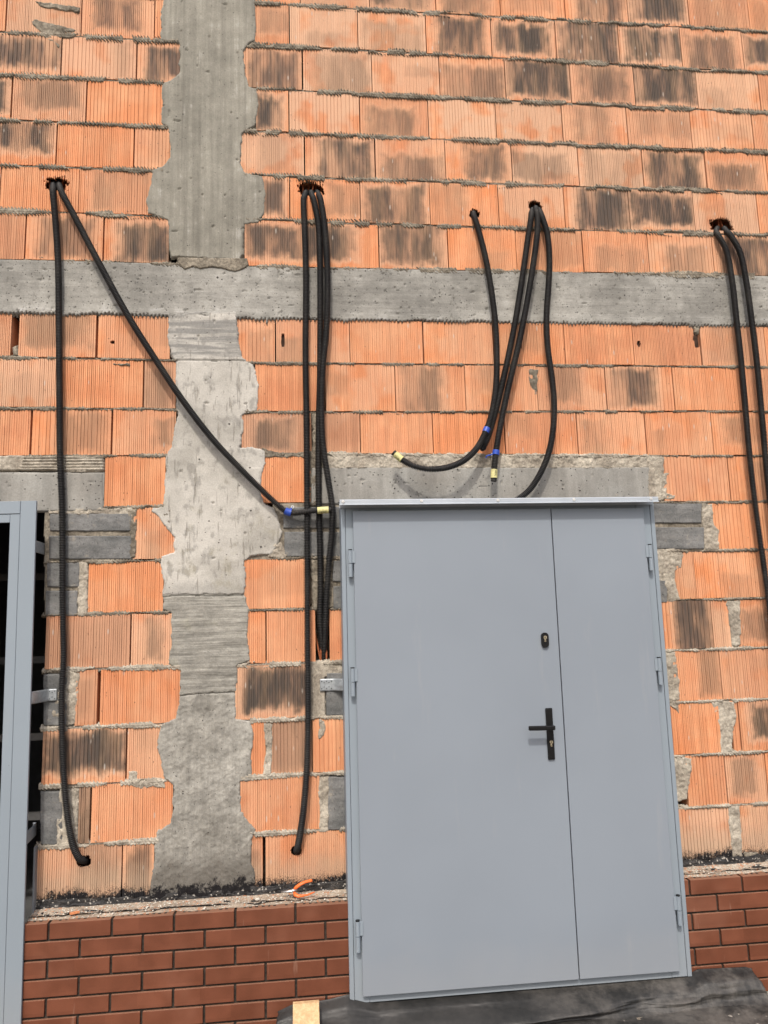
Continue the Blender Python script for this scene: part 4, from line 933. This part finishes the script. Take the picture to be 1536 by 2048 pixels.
def conduit(pts, label, rad=.0158, tape=None, tie=None, capend=False, plug=False, into=None):
    P = [at(u, v, -d) for u, v, d in pts]
    C, s = spline(P); L = s[-1]
    t = empty('conduit', P[0], label, 'conduit', CG)
    me, Q, T = tube_mesh('tube', C, s, 0, L, rad); link('tube', me, COND, t, True)
    if tape or capend:   # open dark end
        g = MB(); p = C[-1]; d = (C[-1] - C[-3]); d /= np.linalg.norm(d)
        vs = g.cyl(Vector(p - d * .012), Vector(p - d * .003), rad * .86, None, 16); g.done('end_bore', BLACKP, t)
    if tape:
        a, b = L - tape[0], L - tape[1]; me, Q, T = tube_mesh('tape_label', C, s, a, b, rad * 1.07, flat=True, nseg=18); o = link('tape_label', me, TAPE, t, True)
        # hand-written marks on the tape
        g = MB(); c = np.array([np.interp((a + b) / 2, s, C[:, i]) for i in range(3)]); dd = np.array([np.interp((a + b) / 2 + .004, s, C[:, i]) for i in range(3)]) - c; dd /= np.linalg.norm(dd)
        vw = CAM - c; vw /= np.linalg.norm(vw); dn = np.cross(dd, vw); dn /= np.linalg.norm(dn); fw = np.cross(dn, dd); fw = fw if fw @ vw > 0 else -fw
        if dn[2] > 0: dn = -dn
        rm = random.Random(int(pts[0][0])); w = b - a
        strokes = [[(0, 0), (.2, 1), (.4, 0)], [(.1, .5), (.3, .5)], [(.5, 0), (.5, 1)], [(.5, .5), (.8, 1)], [(.5, .5), (.8, 0)], [(.95, 0), (1.1, 1), (1.25, 0)], [(1.4, 0), (1.4, 1)], [(1.4, 1), (1.7, 1)]]
        def sp_(x, y):
            ang = .25 + .55 * (1 - y); 
            return c + dd * (-.36 * w + x / 1.7 * w * .68) + rad * 1.085 * (dn * math.sin(ang) + fw * math.cos(ang))
        for st in strokes:
            for (x0_, y0_), (x1_, y1_) in zip(st, st[1:]):
                A__ = sp_(x0_, y0_); B__ = sp_(x1_, y1_)
                if np.linalg.norm(A__ - B__) > 1e-5: g.cyl(Vector(A__), Vector(B__), .0008, None, 5)
        g.done('handwriting', INK, o)
    if tie:
        i = int(np.argmin(np.linalg.norm(C - at(tie[0], tie[1], -tie[2])[None, :], axis=1))); sa = s[i]
        me, Q, T = tube_mesh('cable_tie', C, s, max(0, sa - tie[3]), sa + tie[3], rad * 1.14, flat=True, nseg=18); o = link('cable_tie', me, BLUE, t, True)
        c = C[i]; g = MB(); nx_, nz_ = xz(tie[4], tie[5], -(tie[2] * .6))
        y = -tie[2] * .6
        g.cyl((nx_, 0.01, nz_), (nx_, y, nz_), .0025, None, 10); g.done('nail', STEEL, o)
        g = MB(); g.cyl((nx_, y, nz_), (nx_, y - .003, nz_), .0075, None, 18); g.done('washer', WHITEM, o)
        g = MB(); g.cyl((nx_, y - .003, nz_), (nx_, y - .0042, nz_), .0028, None, 12); g.done('nail_head', BLACKP, o)
        g = MB(); g.cyl(Vector(c), (nx_, y + .004, nz_), .004, None, 10); g.done('tie_strap', BLUE, o)
    return t, C, s
conduit([(108, 366, -.06), (106, 376, .0), (106, 388, .028), (110, 430, .034), (116, 520, .034), (118, 650, .030), (119, 780, .030), (120, 900, .032), (124, 1010, .030), (125, 1120, .030), (125.5, 1230, .032), (127, 1310, .034), (123.5, 1390, .034), (124, 1470, .034), (128, 1560, .036), (136, 1640, .040), (146, 1690, .038), (158, 1716, .020), (170, 1722, -.03), (172, 1721, -.07)],
        'black conduit dropping straight from the far left hole to the hole at the wall foot')
conduit([(118, 366, -.06), (120, 376, .0), (125, 388, .030), (145, 425, .042), (196, 522, .050), (255, 630, .052), (320, 733, .055), (365, 800, .055), (425, 878, .055), (487, 944, .050), (540, 996, .045), (568, 1020, .040), (583, 1026, .040), (600, 1025, .045), (625, 1022, .050), (650, 1020, .052), (662, 1019.5, .052)],
        'black conduit hanging diagonally across the column to a yellow taped end beside the door', tape=(.066, .012), tie=(576, 1024, .040, .016, 585, 1014))
conduit([(612, 384, -.05), (609, 392, .0), (607, 402, .026), (609, 450, .032), (612, 560, .032), (611, 700, .030), (613, 850, .030), (614, 1000, .030), (614.5, 1150, .032), (615, 1300, .034), (616, 1420, .034), (615, 1500, .036), (612, 1560, .038), (607, 1620, .040), (600, 1670, .034), (595, 1696, .014), (592, 1702, -.03), (591, 1702, -.07)],
        'black conduit running straight down to the small hole above the orange pliers')
conduit([(622, 384, -.05), (624, 391, .0), (628, 402, .030), (637, 450, .034), (640, 520, .034), (640.5, 620, .032), (640, 740, .022), (637.5, 850, .018), (637, 980, .018), (640, 1100, .018), (641, 1180, .016), (640, 1230, .006), (643, 1280, -.030), (645, 1315, -.06)],
        'black conduit lying flatter, left one of the pair ending in the chiselled slot')
conduit([(634, 384, -.05), (638, 391, .0), (642, 404, .030), (649, 450, .046), (654, 520, .052), (655, 600, .052), (652, 670, .050), (646, 730, .048), (643, 800, .046), (645, 880, .044), (655, 950, .040), (664, 1010, .034), (664, 1060, .032), (658, 1120, .032), (653, 1190, .026), (651, 1240, .010), (649, 1290, -.030), (647, 1320, -.06)],
        'black conduit bowing towards the door, right one of the pair ending in the chiselled slot')
conduit([(948, 422, -.06), (947, 430, .0), (951, 440, .026), (961, 475, .038), (973, 525, .045), (984, 590, .050), (991, 650, .052), (993.5, 710, .055), (992, 770, .060), (984, 825, .066), (972, 862, .075), (953, 897, .092), (926, 922, .108), (893, 935, .118), (858, 938, .120), (828, 932, .112), (805, 920, .100), (787, 905, .090)],
        'black conduit curling left under the brickwork to a yellow taped end above the door', tape=(.056, .012), tie=(972, 860, .075, .013, 979.5, 857.5))
conduit([(1065, 418, -.05), (1063, 425, .0), (1062, 436, .028), (1056, 475, .036), (1046, 545, .042), (1031, 640, .048), (1014, 725, .052), (999, 790, .056), (985, 845, .060), (974, 880, .058), (968, 893, .052)],
        'black conduit ending in a fat black wrapping, leftmost of three from one hole')
t, C, s = conduit([(1071, 414, -.05), (1072, 420, .0), (1075, 434, .034), (1074, 470, .052), (1067, 525, .058), (1053, 610, .062), (1037, 690, .064), (1018, 770, .066), (1003, 840, .068), (994, 890, .070), (989, 930, .072), (987.5, 962, .074)],
        'black conduit with a yellow taped end pointing down, middle of three from one hole', tape=(.058, .014), tie=(992, 906, .071, .012, 984, 909))
conduit([(1077, 418, -.05), (1080, 424, .0), (1085, 436, .030), (1095, 470, .044), (1099, 520, .050), (1097, 570, .050), (1093, 630, .048), (1095, 690, .050), (1103, 750, .055), (1108, 800, .060), (1107, 850, .062), (1099, 900, .066), (1084, 940, .066), (1063, 975, .062), (1045, 992, .055), (1020, 1008, .040), (1000, 1018, .030)],
        'black conduit curving behind the door hood, rightmost of three from one hole')
conduit([(1434, 456, -.05), (1432, 464, .0), (1437, 472, .030), (1452, 500, .040), (1464, 560, .044), (1472, 630, .044), (1482, 720, .044), (1491, 820, .044), (1499, 910, .044), (1508, 990, .044), (1520, 1080, .044), (1530, 1150, .044), (1538, 1210, .044), (1548, 1300, .044), (1556, 1400, .044), (1560, 1500, .044), (1556, 1600, .040), (1552, 1660, .0), (1552, 1668, -.05)],
        'black conduit, left one of the two at the right edge of the wall')
conduit([(1447, 456, -.05), (1452, 462, .0), (1462, 472, .032), (1480, 505, .044), (1492, 560, .048), (1502, 630, .048), (1512, 710, .048), (1520, 790, .048), (1527, 870, .048), (1534, 950, .048), (1545, 1050, .048), (1556, 1150, .048), (1566, 1300, .048), (1572, 1500, .048), (1572, 1600, .044), (1568, 1660, .0), (1568, 1668, -.05)],
        'black conduit, right one of the two at the right edge of the wall')
# wrapped end on the leftmost of the three
p = at(966, 891, -.055); g = MB(); a = Vector(at(972, 874, -.058)); b = Vector(at(965, 897, -.052))
g.cyl(a, b, .0165, .0185, 16); g.cyl(b, b + (b - a) * .22, .0185, .006, 16)
par = [o for o in bpy.data.objects if o.get('label', '').startswith('black conduit ending in a fat')][0]
g.done('end_wrapping', BLACKP, par, True)
# loose twist of tie by the middle conduit's end
g = MB(); q0 = at(987, 908, -.075); q1 = at(973, 912, -.085); q2 = at(972, 916, -.08)
g.cyl(Vector(q0), Vector(q1), .003, None, 8); g.cyl(Vector(q1), Vector(q2), .003, None, 8); g.done('tie_tail', BLUE, t)

# ------------------------------------------------------------------ pliers, membrane sheet, batten
def curve_tube(g, P, rads, n=12):
    P = [Vector(p) for p in P]; rings = []
    for i, p in enumerate(P):
        d = (P[min(i + 1, len(P) - 1)] - P[max(i - 1, 0)]).normalized(); a = d.cross(Vector((0, -.3, 1))).normalized(); b = d.cross(a)
        r = rads[i]; rings.append([g.bm.verts.new(p + a * math.cos(t) * r + b * math.sin(t) * r * .8) for t in [2 * PI * j / n for j in range(n)]])
    for i in range(len(P) - 1):
        for j in range(n): g.bm.faces.new((rings[i][j], rings[i][(j + 1) % n], rings[i + 1][(j + 1) % n], rings[i + 1][j]))
    g.bm.faces.new(rings[0]); g.bm.faces.new(rings[-1][::-1])
pr = empty('pliers', at(590, 1785, -.05), 'orange handled pliers lying open on the ledge left of the door', 'pliers')
def pp(u, v, d=.045): return at(u, v, -d)
g = MB(); curve_tube(g, [pp(587, 1780, .048), pp(592, 1775, .050), pp(600, 1769, .050), (pp(610, 1764, .046)), pp(620, 1761.5, .040), pp(625, 1761, .036)], [.0055, .0088, .0085, .0072, .0072, .0066]); g.done('handle', ORG_P, pr, True)
g = MB(); curve_tube(g, [pp(624, 1761, .037), pp(631, 1760, .033)], [.0068, .0062]); g.done('handle_tip', BLACKP, pr, True)
g = MB(); curve_tube(g, [pp(588, 1785, .052), pp(591, 1790, .060), pp(597, 1792.5, .066), pp(606, 1791.5, .068), (pp(617, 1789, .062)), pp(629, 1784, .054)], [.006, .0095, .0085, .0055, .0042, .0032]); g.done('handle', ORG_P, pr, True)
g = MB(); curve_tube(g, [pp(594, 1779, .05), pp(586, 1781, .05), pp(576, 1783, .050), pp(562, 1784, .048)], [.006, .0095, .0075, .0025]); g.cyl(Vector(pp(584, 1783, .060)), Vector(pp(584, 1783, .045)), .005, None, 12); g.done('jaw', STEEL, pr, True)

x0, x1 = xz(556, 2020, -.17)[0], xz(1512, 1945, -.17)[0]
nx, ny = 260, 80
U, T = np.meshgrid(np.linspace(0, 1, nx), np.linspace(0, 1, ny), indexing='ij')
X = x0 + (x1 - x0) * U
zt = np.interp(U[:, 0], [0, .025, .06, .10, .14, .20, .85, .88, .985, 1.], [xz(560, 2024, -.16)[1], xz(580, 2012, -.16)[1], xz(612, 2008, -.16)[1], xz(650, 2003, -.16)[1], xz(690, 1994, -.16)[1], DZ0 - .003, DZ0 - .003, xz(1395, 1943, -.16)[1], xz(1498, 1938, -.16)[1], xz(1510, 1941, -.16)[1]])[:, None]
fold = .5 + .5 * fbm(U * 3.2, T * 1.1 + U * .9, 1.6, 3, 3)
Z = zt + (GZ + .012 - zt) * np.clip(T * 1.5, 0, 1)
side = sstep(.0, .06, U) * sstep(1.0, .97, U)
Y = -.132 - .022 * T - .10 * np.clip(T * 1.5, 0, 1) ** 1.3 - np.clip(T * 1.5 - 1, 0, 1) * 1.0 - .045 * (.5 + .9 * fbm(U * 2.2 + T * .4, T * 1.1 - U * .7, 2.2, 7, 2)) * sstep(.0, .16, T) - .006 * fbm(U * 12, T * 4, 2, 9, 3) * sstep(.03, .2, T)
Y = Y - .02 * sstep(.2, .0, U) - .035 * np.exp(-((T - .30 - .12 * np.sin(U * 5.)) / .13) ** 2) * sstep(.1, .4, U) - .03 * np.exp(-((T - .62 + .25 * U) / .12) ** 2) * sstep(.0, .3, U)
Z = Z + np.where(T > .67, .012 * fbm(U * 8, T * 8, 2, 5, 3), 0)
X = X + .06 * T * (U - .4) + .012 * fbm(U * 2, T * 6, 2, 15, 2)
idx = np.arange(nx * ny).reshape(nx, ny); q = np.stack([idx[:-1, :-1].ravel(), idx[1:, :-1].ravel(), idx[1:, 1:].ravel(), idx[:-1, 1:].ravel()], 1)
o = link('membrane_sheet', np_mesh('membrane_sheet', np.stack([X.ravel(), Y.ravel(), Z.ravel()], 1), q), MEMB, None, True)
tag(o, 'dusty black rubber sheet draped below the double door', 'sheet'); m = o.modifiers.new('s', 'SOLIDIFY'); m.thickness = .002; m.offset = 1
ba = at(586, 2006, -.235); bb = at(638, 2005, -.235)
g = MB(); g.box(float(ba[0]), float(bb[0]), -.012, .012, 0, -.40 * -1, bev=.0015)
for v in g.bm.verts: zz = v.co.z; v.co = Vector((v.co.x + 0 * zz, v.co.y - .235 - (.40 - zz) * .55, float(ba[2]) - (.40 - zz) * .30 - .0))
tag(g.done('wooden_batten', WOOD), 'pale pine board leaning on the black sheet at the lower left', 'board')

# ------------------------------------------------------------------ light
EL, AZ = 50., 12.      # sun in front of the wall, slightly from the left
w = bpy.data.worlds.new('World'); SC.world = w; w.use_nodes = True; nt = w.node_tree; bg = nt.nodes['Background']
sky = nt.nodes.new('ShaderNodeTexSky'); sky.sky_type = 'NISHITA'; sky.sun_disc = False; sky.sun_elevation = R(EL); sky.sun_rotation = R(180 + AZ)
sky.air_density = 1.0; sky.dust_density = 5.0; sky.ozone_density = 1.0
nt.links.new(sky.outputs[0], bg.inputs[0]); bg.inputs[1].default_value = .15
sl = bpy.data.lights.new('sun', 'SUN'); so = bpy.data.objects.new('sun', sl); COL.objects.link(so)
sl.energy = 2.0; sl.angle = R(2.5); sl.color = (1., .95, .88)
dirv = Vector((math.sin(R(AZ)) * math.cos(R(EL)), math.cos(R(AZ)) * math.cos(R(EL)), -math.sin(R(EL))))
so.rotation_euler = dirv.to_track_quat('-Z', 'Y').to_euler(); so.location = (-2, -6, 8)
SC.view_settings.view_transform = 'Standard'; SC.view_settings.look = 'None'; SC.view_settings.gamma = 1; SC.view_settings.exposure = 0.25
SC.render.engine = 'CYCLES'
